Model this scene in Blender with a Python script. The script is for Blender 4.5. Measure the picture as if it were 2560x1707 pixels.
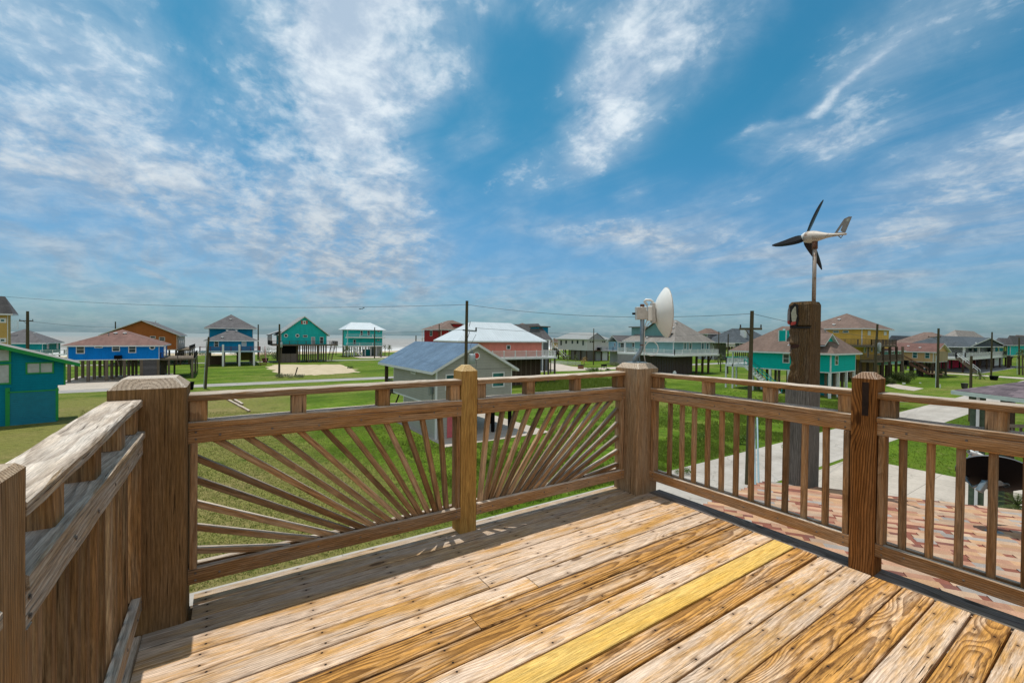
import bpy, math, random
import numpy as np
from mathutils import Vector, Matrix
random.seed(7); rs = np.random.RandomState(7)
R = math.radians
C = bpy.context.scene
for o in list(bpy.data.objects): bpy.data.objects.remove(o)

# ------------------------------------------------------------------ camera, sky, sun, exposure
F, YAW, PITCH, ROLL = 1088.9, R(33.656), R(-.597), R(.631)
EYE = Vector((-3.445, -2.902, 7.5))
DZ = 5.9343                                   # deck surface above the ground
_r = Vector((math.cos(YAW), -math.sin(YAW), 0)); _f = Vector((math.sin(YAW), math.cos(YAW), 0)); _u = Vector((0, 0, 1))
FW = _f*math.cos(PITCH) + _u*math.sin(PITCH); U2 = _u*math.cos(PITCH) - _f*math.sin(PITCH)
RT = _r*math.cos(ROLL) + U2*math.sin(ROLL); UP = -_r*math.sin(ROLL) + U2*math.cos(ROLL)
cam = bpy.data.cameras.new('camera'); cam.lens = F/2560*36; cam.sensor_width = 36; cam.clip_start = .05; cam.clip_end = 60000
co = bpy.data.objects.new('camera', cam); C.collection.objects.link(co); C.camera = co
m = Matrix.Identity(4)
for i in range(3):
    m[i][0] = RT[i]; m[i][1] = UP[i]; m[i][2] = -FW[i]; m[i][3] = EYE[i]
co.matrix_world = m
C.render.resolution_x = 1024; C.render.resolution_y = 682
C.render.engine = 'CYCLES'
C.view_settings.view_transform = 'Standard'; C.view_settings.look = 'None'; C.view_settings.gamma = 1
C.view_settings.exposure = 0.1
TOSUN = Vector((-.03, .25, 1)).normalized()
SUN_EL = math.asin(TOSUN.z); SUN_AZ = math.atan2(TOSUN.x, TOSUN.y)
sl = bpy.data.lights.new('sun', 'SUN'); sl.energy = 3.7; sl.angle = R(.5); sl.color = (1, .95, .87)
so = bpy.data.objects.new('sun', sl); C.collection.objects.link(so); so.location = (0, 0, 60)
so.rotation_euler = TOSUN.to_track_quat('Z', 'Y').to_euler()

# ------------------------------------------------------------------ pixel helpers (photo is 2560 x 1707)
def ray(px, py): return FW + RT*((px-1280)/F) + UP*(-(py-853.5)/F)
def at(px, py, z=0.):
    d = ray(px, py); return EYE + d*((z-EYE.z)/d.z)
XF = None                                    # (pivot, angle): house turned off the street grid
def _xf(e, d):
    if XF is None: return e, d
    rm = Matrix.Rotation(-XF[1], 3, 'Z'); return XF[0]+rm@(e-XF[0]), rm@d
def onp(px, py, ax, v):
    e, d = _xf(EYE, ray(px, py)); return e + d*((v-e[ax])/d[ax])
def proj(p):
    q = Vector(p)-EYE; d = q.dot(FW); return 1280+F*q.dot(RT)/d, 853.5-F*q.dot(UP)/d
def zpy(x, y, py, z=6.):
    for _ in range(4):
        px = proj((x, y, z))[0]; d = ray(px, py)
        z = EYE.z + d.z*math.hypot(x-EYE.x, y-EYE.y)/math.hypot(d.x, d.y)
    return z
def atd(px, py, depth):
    d = ray(px, py); return EYE + d*depth
def gpt(px, depth, z=0.):
    p = atd(px, 840, depth); return Vector((p.x, p.y, z))

# ------------------------------------------------------------------ node helpers
class NT:
    def __init__(s, name, world=None):
        if world: s.t = world.node_tree
        else:
            s.m = bpy.data.materials.new(name); s.m.use_nodes = True; s.t = s.m.node_tree
        s.t.nodes.clear()
    def n(s, typ, ins=None, **pr):
        nd = s.t.nodes.new(typ)
        for k, v in pr.items(): setattr(nd, k, v)
        for k, v in (ins or {}).items():
            if isinstance(v, bpy.types.NodeSocket): s.t.links.new(v, nd.inputs[k])
            elif v is not None: nd.inputs[k].default_value = v
        return nd
    def m_(s, op, a, b=None, c=None, clamp=False):
        i = {0: a}
        if b is not None: i[1] = b
        if c is not None: i[2] = c
        return s.n('ShaderNodeMath', i, operation=op, use_clamp=clamp).outputs[0]
    def vm(s, op, a, b=None, sc=None):
        i = {0: a}
        if b is not None: i[1] = b
        nd = s.n('ShaderNodeVectorMath', i, operation=op)
        if sc is not None: nd.inputs['Scale'].default_value = sc
        return nd.outputs[1] if op in ('DOT_PRODUCT', 'LENGTH') else nd.outputs[0]
    def comb(s, x, y, z=0.): return s.n('ShaderNodeCombineXYZ', {0: x, 1: y, 2: z}).outputs[0]
    def sep(s, v):
        o = s.n('ShaderNodeSeparateXYZ', {0: v}).outputs; return o[0], o[1], o[2]
    def noise(s, v, sc=1., det=2., rough=.5, dist=0.):
        return s.n('ShaderNodeTexNoise', {'Vector': v, 'Scale': sc, 'Detail': det, 'Roughness': rough, 'Distortion': dist}).outputs[0]
    def vor(s, v, sc=1., rnd=1., feature='F1'):
        return s.n('ShaderNodeTexVoronoi', {'Vector': v, 'Scale': sc, 'Randomness': rnd}, feature=feature)
    def sm(s, x, a, b, lo=0., hi=1.):
        return s.n('ShaderNodeMapRange', {0: x, 1: a, 2: b, 3: lo, 4: hi}, interpolation_type='SMOOTHSTEP').outputs[0]
    def mix(s, f, a, b, blend='MIX'):
        nd = s.n('ShaderNodeMix', None, data_type='RGBA', blend_type=blend, clamp_factor=True)
        for idx, v in ((0, f), (6, a), (7, b)):
            if isinstance(v, bpy.types.NodeSocket): s.t.links.new(v, nd.inputs[idx])
            else: nd.inputs[idx].default_value = (v if idx == 0 else (*v, 1) if len(v) == 3 else v)
        return nd.outputs[2]
    def scale(s, col, f):
        return s.vm('MULTIPLY', col, s.comb(f, f, f)) if isinstance(f, bpy.types.NodeSocket) else s.vm('SCALE', col, sc=f)
    def attr(s, n): return s.n('ShaderNodeAttribute', attribute_name=n).outputs[1]
    def pos(s): return s.n('ShaderNodeNewGeometry').outputs[0]
    def nz(s): return s.sep(s.n('ShaderNodeNewGeometry').outputs[1])[2]
    def out(s, col, rough=.7, metal=0., bump=None, bs=.3, bd=.01, spec=.3, **k):
        i = {'Base Color': col if isinstance(col, bpy.types.NodeSocket) else (*col, 1), 'Roughness': rough, 'Metallic': metal, 'Specular IOR Level': spec}
        if bump is not None: i['Normal'] = s.n('ShaderNodeBump', {'Height': bump, 'Strength': bs, 'Distance': bd}).outputs[0]
        i.update(k)
        b = s.n('ShaderNodeBsdfPrincipled', i); o = s.n('ShaderNodeOutputMaterial')
        s.t.links.new(b.outputs[0], o.inputs[0]); return s.m

# ------------------------------------------------------------------ sky: Nishita plus cirrus and altocumulus on it
W = bpy.data.worlds.new('World'); C.world = W; W.use_nodes = True
def build_world():
    s = NT('w', W)
    sky = s.n('ShaderNodeTexSky', sky_type='NISHITA', sun_disc=False, sun_elevation=SUN_EL, sun_rotation=SUN_AZ,
              altitude=0, air_density=1.0, dust_density=1.2, ozone_density=2.5)
    d = s.n('ShaderNodeTexCoord').outputs['Generated']
    x, y, z = s.sep(d)
    az = s.m_('ARCTAN2', x, y); el = s.m_('ARCSINE', z)
    zc = s.m_('ADD', s.m_('MAXIMUM', z, 0.), .16)
    q = s.comb(s.m_('DIVIDE', x, zc), s.m_('DIVIDE', y, zc))
    # cloud banks: soft ellipses in azimuth / elevation (degrees): az, el, half length, half width, tilt, strength
    banks = [(10, 29, 12, 8, 70, 1.25), (17, 36, 10, 7, 20, 1.3), (14, 18, 9, 6.5, 80, 1.0), (20, 13, 6, 5, 80, .8), (-13, 27, 15, 5.5, -35, .7), (-20, 34, 9, 8, 0, .5),
             (-4, 15.5, 20, 5., -17, .85), (-16, 17, 12, 5, 0, .7), (6, 8, 20, 3.5, -6, .5), (-15, 7, 16, 4, 0, .5), (50, 33, 10, 5, 50, 1.1), (45, 25, 9, 4, 35, .95),
             (24, 29, 5, 2.2, 0, .75), (30, 24, 4, 2.5, 40, .6), (68, 24.5, 6, .7, 22, .8), (67, 20.5, 5, 2., 12, .9), (73, 21, 6, 5, 40, .6), (78, 29, 14, 6, 30, .5),
             (82, 15, 9, 4.5, 22, 1.0), (51, 12.5, 16, 2.4, -10, 1.25), (50, 19, 2.5, 2.2, 0, .6), (57, 16, 6, 1.8, 5, .5), (38, 37, 7, 2.5, 0, .7), (75, 9, 14, 4, 5, .45), (30, 6, 25, 3, 0, .3), (62, 35, 8, 3, 40, .6)]
    tot = None
    deg = 180/math.pi
    azd = s.m_('MULTIPLY', az, deg); eld = s.m_('MULTIPLY', el, deg)
    wob = s.noise(s.comb(azd, eld), .07, 3.)
    azd2 = s.m_('ADD', azd, s.m_('MULTIPLY', s.m_('SUBTRACT', wob, .5), 14.)); eld2 = s.m_('ADD', eld, s.m_('MULTIPLY', s.m_('SUBTRACT', s.noise(s.comb(eld, azd, 3.), .08, 3.), .5), 10.))
    for (a, e, ha, hb, t, st) in banks:
        ca, sa = math.cos(R(t)), math.sin(R(t)); k = math.cos(R(e))
        dx = s.m_('MULTIPLY', s.m_('SUBTRACT', azd2, a), k); dy = s.m_('SUBTRACT', eld2, e)
        p = s.m_('MULTIPLY', s.m_('ADD', s.m_('MULTIPLY', dx, ca), s.m_('MULTIPLY', dy, sa)), 1/ha)
        r = s.m_('MULTIPLY', s.m_('SUBTRACT', s.m_('MULTIPLY', dy, ca), s.m_('MULTIPLY', dx, sa)), 1/hb)
        rr = s.m_('ADD', s.m_('MULTIPLY', p, p), s.m_('MULTIPLY', r, r))
        v = s.m_('MULTIPLY', s.m_('EXPONENT', s.m_('MULTIPLY', rr, -1.0)), st)
        tot = v if tot is None else s.m_('ADD', tot, v)
    big = s.noise(s.vm('ADD', q, (3, 7, 0)), .7, 5., .6)
    tot = s.m_('ADD', tot, s.sm(big, .5, .8, 0, .35))
    # streaky cirrus and fine ripples (altocumulus)
    qs = s.n('ShaderNodeMapping', {'Vector': q, 'Rotation': (0, 0, R(35)), 'Scale': (1.7, .75, 1)}).outputs[0]
    cir = s.noise(qs, 1.6, 8., .62, .9)
    qz = s.comb(s.m_('DIVIDE', x, s.m_('ADD', s.m_('MAXIMUM', z, 0.), .30)), s.m_('DIVIDE', y, s.m_('ADD', s.m_('MAXIMUM', z, 0.), .30)))
    rip = s.noise(s.n('ShaderNodeMapping', {'Vector': qz, 'Rotation': (0, 0, R(-20)), 'Scale': (1.25, 1, 1)}).outputs[0], 26., 4., .55, .3)
    puff = s.noise(qz, 8., 7., .62, .25)
    tex = s.m_('ADD', s.m_('MULTIPLY', cir, .44), s.m_('ADD', s.m_('MULTIPLY', rip, .25), s.m_('MULTIPLY', puff, .31)))
    # threshold falls where a bank lies
    th = s.m_('SUBTRACT', .67, s.m_('MULTIPLY', tot, .235))
    dens = s.m_('MULTIPLY', s.m_('SUBTRACT', tex, th), 6.)
    dens = s.sm(dens, -.65, 1.6)
    veil = s.sm(el, .0, .36, .5, .0)
    veil2 = s.m_('MULTIPLY', s.sm(tot, .0, 1.1), s.sm(cir, .3, .68, .1, .62))
    dens = s.m_('MAXIMUM', dens, s.m_('ADD', s.m_('MULTIPLY', veil, s.sm(cir, .3, .75, .35, .9)), veil2), clamp=True)
    skyc = s.mix(1., sky.outputs[0], (.22, .90, .97), 'MULTIPLY')
    skyc = s.mix(s.sm(el, .03, .5), s.mix(1., skyc, (2.2, .92, 1.10), 'MULTIPLY'), skyc)
    cloud = s.mix(s.sm(puff, .35, .68), (4.4, 5.5, 6.8), (7.8, 8.5, 9.0))
    cloud = s.mix(s.sm(el, .05, .45), s.vm('SCALE', cloud, sc=.62), cloud)
    # unseen bright cloud sheet, overhead and landward, added as fill light on shaded faces
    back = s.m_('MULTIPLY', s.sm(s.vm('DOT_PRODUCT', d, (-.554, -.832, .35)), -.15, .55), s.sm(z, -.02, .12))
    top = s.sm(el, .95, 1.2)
    fill_sheet = s.m_('MULTIPLY', s.m_('MAXIMUM', back, s.m_('MULTIPLY', top, .6)), s.sm(cir, .2, .6, .6, 1.))
    cloud = s.mix(fill_sheet, cloud, (6.9, 6.8, 6.6))
    dens = s.m_('MAXIMUM', dens, fill_sheet)
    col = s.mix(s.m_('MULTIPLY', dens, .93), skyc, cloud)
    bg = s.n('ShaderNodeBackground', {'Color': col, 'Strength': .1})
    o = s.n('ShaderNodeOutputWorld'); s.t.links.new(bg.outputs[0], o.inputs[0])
build_world()

# ------------------------------------------------------------------ mesh builder
class MB:
    def __init__(s): s.v = []; s.f = []; s.m = []; s.g = []; s.r = []
    def add(s, vs, fs, mi=0, g=None, rnd=None):
        b = len(s.v); s.v += [tuple(v) for v in vs]
        s.g += [tuple(x) for x in (g if g is not None else vs)]
        rr = tuple(rnd) if rnd is not None else tuple(rs.rand(3))
        s.r += [rr]*len(vs); s.f += [tuple(b+i for i in f) for f in fs]
        s.m += list(mi) if isinstance(mi, (list, tuple)) else [mi]*len(fs)
        return s
    def box(s, a, b, mi=0, rnd=None):
        a = np.array(a, float); b = np.array(b, float); a, b = np.minimum(a, b), np.maximum(a, b)
        vs = [(x, y, z) for z in (a[2], b[2]) for y in (a[1], b[1]) for x in (a[0], b[0])]
        ax = int(np.argmax(b-a)); o = [i for i in range(3) if i != ax]; c = (a+b)/2
        g = [(v[ax], v[o[0]]-c[o[0]], v[o[1]]-c[o[1]]) for v in vs]
        return s.add(vs, [(0, 2, 3, 1), (4, 5, 7, 6), (0, 1, 5, 4), (2, 6, 7, 3), (0, 4, 6, 2), (1, 3, 7, 5)], mi, g, rnd)
    def beam(s, p0, p1, w, h, up=(0, 0, 1), ch=0., seg=1, jit=0., mi=0, taper=1., rnd=None, u0=None):
        # bar p0-p1, w across, h along up, chamfered long edges
        p0 = Vector(p0); p1 = Vector(p1); d = p1-p0; L = d.length; d.normalize()
        up = Vector(up); sd = d.cross(up)
        if sd.length < 1e-4: sd = d.cross(Vector((1, 0, 0)))
        sd.normalize(); up = sd.cross(d).normalized()
        hw, hh = w/2, h/2
        sec = [(-hw+ch, -hh), (hw-ch, -hh), (hw, -hh+ch), (hw, hh-ch), (hw-ch, hh), (-hw+ch, hh), (-hw, hh-ch), (-hw, -hh+ch)] if ch else [(-hw, -hh), (hw, -hh), (hw, hh), (-hw, hh)]
        n = len(sec); vs = []; g = []; uu = (rs.rand()*3 if u0 is None else u0)
        ph = rs.rand(4)*6
        for i in range(seg+1):
            t = i/seg; k = 1+(taper-1)*t
            wob = jit*1.2*math.sin(ph[0]+t*L*3.1); wob2 = jit*1.2*math.sin(ph[1]+t*L*2.3)
            for (a, b) in sec:
                ja, jb = (rs.rand(2)-.5)*2*jit*.55 if jit else (0, 0)
                q = p0 + d*(L*t) + sd*(a*k+ja+wob) + up*(b*k+jb+wob2)
                vs.append(q); g.append((uu+L*t, a, b))
        fs = [tuple(range(n))[::-1], tuple(seg*n+i for i in range(n))]
        for i in range(seg):
            for j in range(n):
                fs.append((i*n+j, i*n+(j+1) % n, (i+1)*n+(j+1) % n, (i+1)*n+j))
        return s.add(vs, fs, mi, g, rnd)
    def post(s, x0, y0, x1, y1, z0, z1, ch=.008, top=.03, mi=0, seg=8, jit=0., rnd=None):
        cx, cy, hx, hy = (x0+x1)/2, (y0+y1)/2, (x1-x0)/2, (y1-y0)/2
        def ring(z, ins):
            a, b = hx-ins, hy-ins; c = ch
            return [(cx+p, cy+q, z) for p, q in ((-a+c, -b), (a-c, -b), (a, -b+c), (a, b-c), (a-c, b), (-a+c, b), (-a, b-c), (-a, -b+c))]
        vs = []; zs = [z0+(z1-top-z0)*i/seg for i in range(seg+1)]
        for z in zs: vs += [(a+(rs.rand()-.5)*jit, b+(rs.rand()-.5)*jit, c) for a, b, c in ring(z, 0)]
        vs += [(a, b, c+(rs.rand()-.5)*jit) for a, b, c in ring(z1, top)]
        n = 8; fs = [tuple(range(n))[::-1], tuple((seg+1)*n+i for i in range(n))]
        for i in range(seg+1):
            for j in range(n): fs.append((i*n+j, i*n+(j+1) % n, (i+1)*n+(j+1) % n, (i+1)*n+j))
        return s.add(vs, fs, mi, [(v[2], v[0]-cx, v[1]-cy) for v in vs], rnd)
    def cyl(s, p0, p1, r0, r1=None, n=12, mi=0, cap=True):
        p0 = Vector(p0); p1 = Vector(p1); r1 = r0 if r1 is None else r1
        return s.tube([p0, p1], [r0, r1], n, mi, cap)
    def tube(s, pts, rad, n=8, mi=0, cap=True):
        pts = [Vector(p) for p in pts]; rad = rad if isinstance(rad, (list, tuple)) else [rad]*len(pts)
        vs = []; g = []; ref = None; u = rs.rand()*5
        for i, p in enumerate(pts):
            d = (pts[min(i+1, len(pts)-1)]-pts[max(i-1, 0)]).normalized()
            if ref is None: ref = d.orthogonal().normalized()
            a = (ref-d*ref.dot(d)).normalized(); b = d.cross(a); ref = a
            if i: u += (p-pts[i-1]).length
            for k in range(n):
                t = 2*math.pi*k/n; vs.append(p+(a*math.cos(t)+b*math.sin(t))*rad[i]); g.append((u, math.cos(t)*rad[i], math.sin(t)*rad[i]))
        fs = []
        for i in range(len(pts)-1):
            for k in range(n): fs.append((i*n+k, i*n+(k+1) % n, (i+1)*n+(k+1) % n, (i+1)*n+k))
        if cap: fs += [tuple(range(n))[::-1], tuple((len(pts)-1)*n+k for k in range(n))]
        return s.add(vs, fs, mi, g)
    def lathe(s, prof, org, axis=(0, 0, 1), n=24, mi=0, ref=None):
        ax = Vector(axis).normalized(); a = (Vector(ref) if ref else ax.orthogonal()); a = (a-ax*a.dot(ax)).normalized(); b = ax.cross(a); o = Vector(org); vs = []
        for (h, r) in prof:
            for k in range(n):
                t = 2*math.pi*k/n; vs.append(o+ax*h+(a*math.cos(t)+b*math.sin(t))*max(r, 1e-4))
        fs = []
        for i in range(len(prof)-1):
            for k in range(n): fs.append((i*n+k, i*n+(k+1) % n, (i+1)*n+(k+1) % n, (i+1)*n+k))
        return s.add(vs, fs, mi)
    def plate(s, pts, n, th, mi=0):
        # flat outline pts (3D) given thickness th along n
        n = Vector(n).normalized()*th/2; pts = [Vector(p) for p in pts]; k = len(pts)
        vs = [p-n for p in pts]+[p+n for p in pts]
        return s.add(vs, [tuple(range(k))[::-1], tuple(range(k, 2*k))]+[(i, (i+1) % k, k+(i+1) % k, k+i) for i in range(k)], mi)
    def roofface(s, pts, mi=0):
        p = [Vector(q) for q in pts]; n = (p[1]-p[0]).cross(p[2]-p[0]).normalized()
        if n.z < 0: p = p[::-1]; n = -n
        h = Vector((0, 0, 1)).cross(n); h = h.normalized() if h.length > 1e-4 else Vector((1, 0, 0)); sl_ = n.cross(h)
        return s.add(p, [tuple(range(len(p)))], mi, [(q.dot(h), q.dot(sl_), 0) for q in p])
    def build(s, name, mats, parent=None, base=None, smooth=False):
        me = bpy.data.meshes.new(name); b = Vector(base) if base is not None else (BASE.get(parent.name, Vector()) if parent else Vector())
        v = np.array(s.v, float).reshape(-1, 3)-np.array(b)
        me.from_pydata(v.tolist(), [], s.f)
        for mt in (mats if isinstance(mats, (list, tuple)) else [mats]): me.materials.append(mt)
        me.polygons.foreach_set('material_index', s.m)
        for nm, dat in (('g', s.g), ('rnd', s.r)):
            a = me.attributes.new(nm, 'FLOAT_VECTOR', 'POINT'); a.data.foreach_set('vector', np.array(dat, np.float32).ravel())
        if smooth: me.polygons.foreach_set('use_smooth', [True]*len(me.polygons))
        me.update(); o = bpy.data.objects.new(name, me); C.collection.objects.link(o)
        if parent: o.parent = parent; BASE[o.name] = b
        else: o.location = b; BASE[o.name] = b
        return o
BASE = {}
def tag(o, label=None, cat=None, group=None, kind=None):
    for k, v in (('label', label), ('category', cat), ('group', group), ('kind', kind)):
        if v: o[k] = v
    return o
def thing(name, label, cat, loc, group=None):
    o = bpy.data.objects.new(name, None); C.collection.objects.link(o); o.location = Vector(loc); o.empty_display_size = .3
    BASE[o.name] = Vector(loc); return tag(o, label, cat, group)

# ------------------------------------------------------------------ materials
def wood(name, pale, honey, dark, ring=(.25, .14, .07), freq=75., ringc=.6, staina=.5, cracka=.5, bleach=0., bleachc=(.55, .5, .46), nails=False, bright=.3, stth=.58, knot=1., honth=.5):
    s = NT(name); g = s.attr('g'); r = s.attr('rnd'); u, v, w = s.sep(g); r1, r2, r3 = s.sep(r); off = s.vm('SCALE', r, sc=37.)
    M = lambda a, k: s.m_('MULTIPLY', a, k)
    def st(a, b, o=0.): return s.vm('ADD', s.comb(M(u, a), M(v, b), M(w, b)), s.vm('ADD', off, (o, o*1.3, -o)))
    warp = s.m_('SUBTRACT', s.noise(st(1.3, 5.), 1., 2.), .5)
    warp2 = s.m_('SUBTRACT', s.noise(st(5., 16., 3.), 1., 2.), .5)
    kd = s.vor(st(1.25, 3.6, 7.)).outputs['Distance']
    kk = s.sm(kd, .32, .0)
    pv = s.m_('SUBTRACT', v, M(s.m_('SUBTRACT', r1, .5), .12))
    pw = s.m_('ADD', s.m_('ADD', w, .025), s.m_('ADD', M(r2, .07), M(u, .02)))
    rad = s.m_('SQRT', s.m_('ADD', M(pv, pv), M(pw, pw)))
    rad = s.m_('ADD', rad, s.m_('ADD', M(warp, .055), s.m_('ADD', M(warp2, .008), M(kk, .04*knot))))
    fr = s.m_('FRACT', M(rad, freq)); band = s.m_('MULTIPLY', s.sm(fr, .25, .9), s.sm(fr, 1., .93))
    fib = s.noise(st(9., 230., 1.), 1., 4., .75)
    wea = s.noise(st(1.1, 9., 5.), 1., 7., .72)
    stn = s.noise(st(2.6, 34., 11.), 1., 8., .78)
    crk = s.noise(st(2.4, 110., 21.), 1., 5., .66)
    gry = s.noise(st(6., 60., 31.), 1., 6., .75)
    col = s.mix(s.sm(wea, honth-.12, honth+.12), pale, honey)
    rc = s.mix(.5, ring, dark)
    if bleach:
        bl = M(s.sm(s.nz(), .5, .9), bleach)
        col = s.mix(bl, col, bleachc)
    col = s.mix(M(band, ringc), col, rc)
    col = s.mix(M(s.sm(stn, stth, stth+.14), staina), col, dark)
    col = s.scale(col, s.sm(fib, .28, .72, .62, 1.32)); col = s.scale(col, s.sm(gry, .3, .7, .84, 1.14))
    col = s.mix(M(s.sm(crk, .62, .67), cracka), col, tuple(c*.35 for c in dark))
    col = s.mix(M(s.sm(kd, .085, .045), .8*knot), col, tuple(c*.6 for c in dark))
    if nails:
        du = M(s.m_('ABSOLUTE', s.m_('SUBTRACT', s.m_('FRACT', s.m_('ADD', M(u, 1/.5), s.m_('ADD', .5, M(r1, .06)))), .5)), .5)
        dv = s.m_('ABSOLUTE', s.m_('SUBTRACT', s.m_('ABSOLUTE', v), s.m_('ADD', .036, M(r2, .014))))
        dn = s.m_('SQRT', s.m_('ADD', M(M(du, du), .16), M(dv, dv)))
        col = s.mix(M(s.sm(dn, .019, .002), .6), col, dark)
        dh = s.m_('SQRT', s.m_('ADD', M(du, du), M(dv, dv)))
        col = s.mix(s.sm(dh, .0078, .0045), col, (.02, .016, .014))
    col = s.scale(col, s.m_('ADD', 1-bright/2, M(r3, bright)))
    hgt = s.m_('ADD', M(band, -.35), s.m_('ADD', M(fib, .9), M(s.sm(crk, .62, .72), -1.4)))
    return s.out(col, .9, bump=hgt, bs=.8, bd=.004, spec=.04)
M_deck = wood('deck_wood', (.66, .51, .39), (.56, .31, .10), (.15, .075, .035), ring=(.28, .15, .07), freq=88, ringc=.36, staina=.75, cracka=.9, nails=True, bright=.25, stth=.555, honth=.53)
M_deck_dk = wood('deck_wood_dark', (.60, .43, .29), (.52, .265, .075), (.08, .035, .015), ring=(.14, .06, .022), freq=80, ringc=.7, staina=.9, cracka=.9, nails=True, bright=.25, stth=.51, honth=.44)
M_deck_gy = wood('deck_wood_grey', (.50, .42, .35), (.48, .33, .19), (.12, .075, .05), ring=(.18, .11, .07), freq=85, ringc=.35, staina=.6, cracka=.85, nails=True, bright=.25)
M_yel = wood('fresh_pine', (.68, .47, .155), (.68, .42, .10), (.40, .2, .055), ring=(.50, .29, .07), freq=85, ringc=.4, staina=.35, cracka=.08, nails=False, bright=.05, stth=.64, knot=.8)
M_rail = wood('rail_wood', (.37, .25, .155), (.37, .20, .085), (.10, .048, .022), ring=(.13, .06, .025), freq=80, ringc=.42, staina=.6, cracka=.7, bleach=.9, bleachc=(.60, .53, .45), bright=.5)
M_slat = wood('slat_wood', (.36, .25, .155), (.33, .18, .08), (.12, .065, .035), ring=(.14, .075, .035), freq=85, ringc=.4, staina=.55, cracka=.6, bleach=.8, bleachc=(.56, .5, .43), bright=.85, knot=.5)
M_grey = wood('grey_wood', (.50, .43, .36), (.40, .28, .17), (.12, .08, .055), ring=(.17, .125, .09), freq=60, ringc=.42, staina=.45, cracka=.95, bleach=.5, bleachc=(.62, .57, .52), bright=.1, knot=.25)
M_post = wood('post_wood', (.235, .145, .075), (.21, .12, .05), (.075, .045, .022), ring=(.09, .05, .022), freq=60, ringc=.3, staina=.55, cracka=.75, bleach=.9, bleachc=(.6, .54, .47), bright=.1)
M_post2 = wood('post_wood_brown', (.27, .125, .045), (.24, .10, .028), (.06, .024, .01), ring=(.075, .03, .01), freq=75, ringc=.8, staina=.5, cracka=.7, bleach=.7, bleachc=(.5, .44, .38), bright=.1)
M_new = wood('new_post_wood', (.42, .26, .085), (.38, .22, .065), (.22, .11, .035), ring=(.25, .13, .04), freq=95, ringc=.4, staina=.3, cracka=.25, bleach=.8, bleachc=(.72, .58, .36), bright=.05, knot=.5)
M_p0 = wood('edge_post_wood', (.34, .21, .11), (.36, .19, .075), (.12, .06, .03), ring=(.15, .075, .03), freq=90, ringc=.5, staina=.5, cracka=.7, bleach=.8, bleachc=(.6, .52, .42), bright=.05)
M_pc = wood('corner_post_wood', (.36, .265, .175), (.33, .21, .115), (.13, .08, .045), ring=(.17, .105, .06), freq=60, ringc=.35, staina=.55, cracka=.75, bleach=.9, bleachc=(.6, .54, .47), bright=.1)
M_dkplank = wood('dark_plank', (.24, .21, .20), (.20, .17, .14), (.07, .058, .05), ring=(.05, .045, .04), freq=70, ringc=.5, staina=.5, cracka=.7, bright=.1)
M_totem = wood('totem_wood', (.15, .105, .065), (.13, .08, .035), (.045, .03, .02), ring=(.06, .04, .025), freq=55, ringc=.7, staina=.6, cracka=.9, bleach=.5, bleachc=(.35, .3, .25), bright=.05)
M_totemg = wood('totem_grey', (.19, .18, .165), (.15, .14, .125), (.06, .05, .045), ring=(.08, .075, .065), freq=60, ringc=.6, staina=.5, cracka=.9, bright=.05)
M_pole = wood('pole_wood', (.10, .09, .05), (.085, .07, .045), (.035, .03, .02), ring=(.05, .04, .03), freq=60, ringc=.3, staina=.5, cracka=.7, bright=.3, knot=.3)
M_pile = wood('piling_wood', (.20, .165, .13), (.16, .13, .10), (.07, .055, .04), ring=(.09, .07, .05), freq=40, ringc=.3, staina=.5, cracka=.5, bright=.3, knot=.3)
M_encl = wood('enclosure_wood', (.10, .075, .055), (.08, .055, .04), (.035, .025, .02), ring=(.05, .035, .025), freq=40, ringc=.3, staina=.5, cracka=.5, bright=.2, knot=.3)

def plain(name, col, rough=.6, metal=0., var=.12, sc=3., spec=.3):
    s = NT(name); p = s.pos(); n = s.noise(p, sc, 4., .6)
    return s.out(s.scale(s.mix(0., col, col), s.sm(n, .25, .75, 1-var, 1+var)), rough, metal, spec=spec)
def siding(name, col, lap=.18, vert=False, var=.10, axis=2):
    s = NT(name); p = s.pos(); x, y, z = s.sep(p)
    if vert:
        k = s.m_('FRACT', s.m_('MULTIPLY', s.m_('ADD', x, y), 1/lap)); line = s.sm(k, .0, .08)
    else:
        k = s.m_('FRACT', s.m_('MULTIPLY', z, 1/lap)); line = s.sm(k, .0, .12)
    n = s.noise(s.vm('MULTIPLY', p, (1., 1., .4)), 1.2, 5., .65); n2 = s.noise(p, 9., 3.)
    c = s.scale(s.mix(0., col, col), s.sm(n, .25, .75, 1-var, 1+var))
    c = s.scale(c, s.sm(n2, .2, .8, .95, 1.05))
    c = s.mix(s.m_('MULTIPLY', s.m_('SUBTRACT', 1., line), .5), c, tuple(a*.3 for a in col))
    return s.out(c, .7, bump=k, bs=.6, bd=.02, spec=.08)
def shingle(name, c1, c2, row=.145, tab=.32):
    s = NT(name); g = s.attr('g'); u, v, w = s.sep(g)
    b = s.n('ShaderNodeTexBrick', {'Vector': g, 'Color1': (*c1, 1), 'Color2': (*c2, 1), 'Mortar': (*[a*.6 for a in c1], 1), 'Scale': 1., 'Mortar Size': .008, 'Mortar Smooth': .3, 'Brick Width': tab, 'Row Height': row, 'Bias': 0.})
    n = s.noise(g, .6, 5., .6); n2 = s.noise(s.vm('MULTIPLY', g, (1., .15, 1.)), 2.2, 3.); n3 = s.noise(g, 45., 2.)
    c = s.scale(b.outputs[0], s.sm(n, .25, .75, .85, 1.15)); c = s.scale(c, s.sm(n2, .2, .8, .88, 1.1)); c = s.scale(c, s.sm(n3, .2, .8, .85, 1.15))
    return s.out(c, .9, bump=b.outputs['Fac'], bs=-.4, bd=.01, spec=.2)
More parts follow.
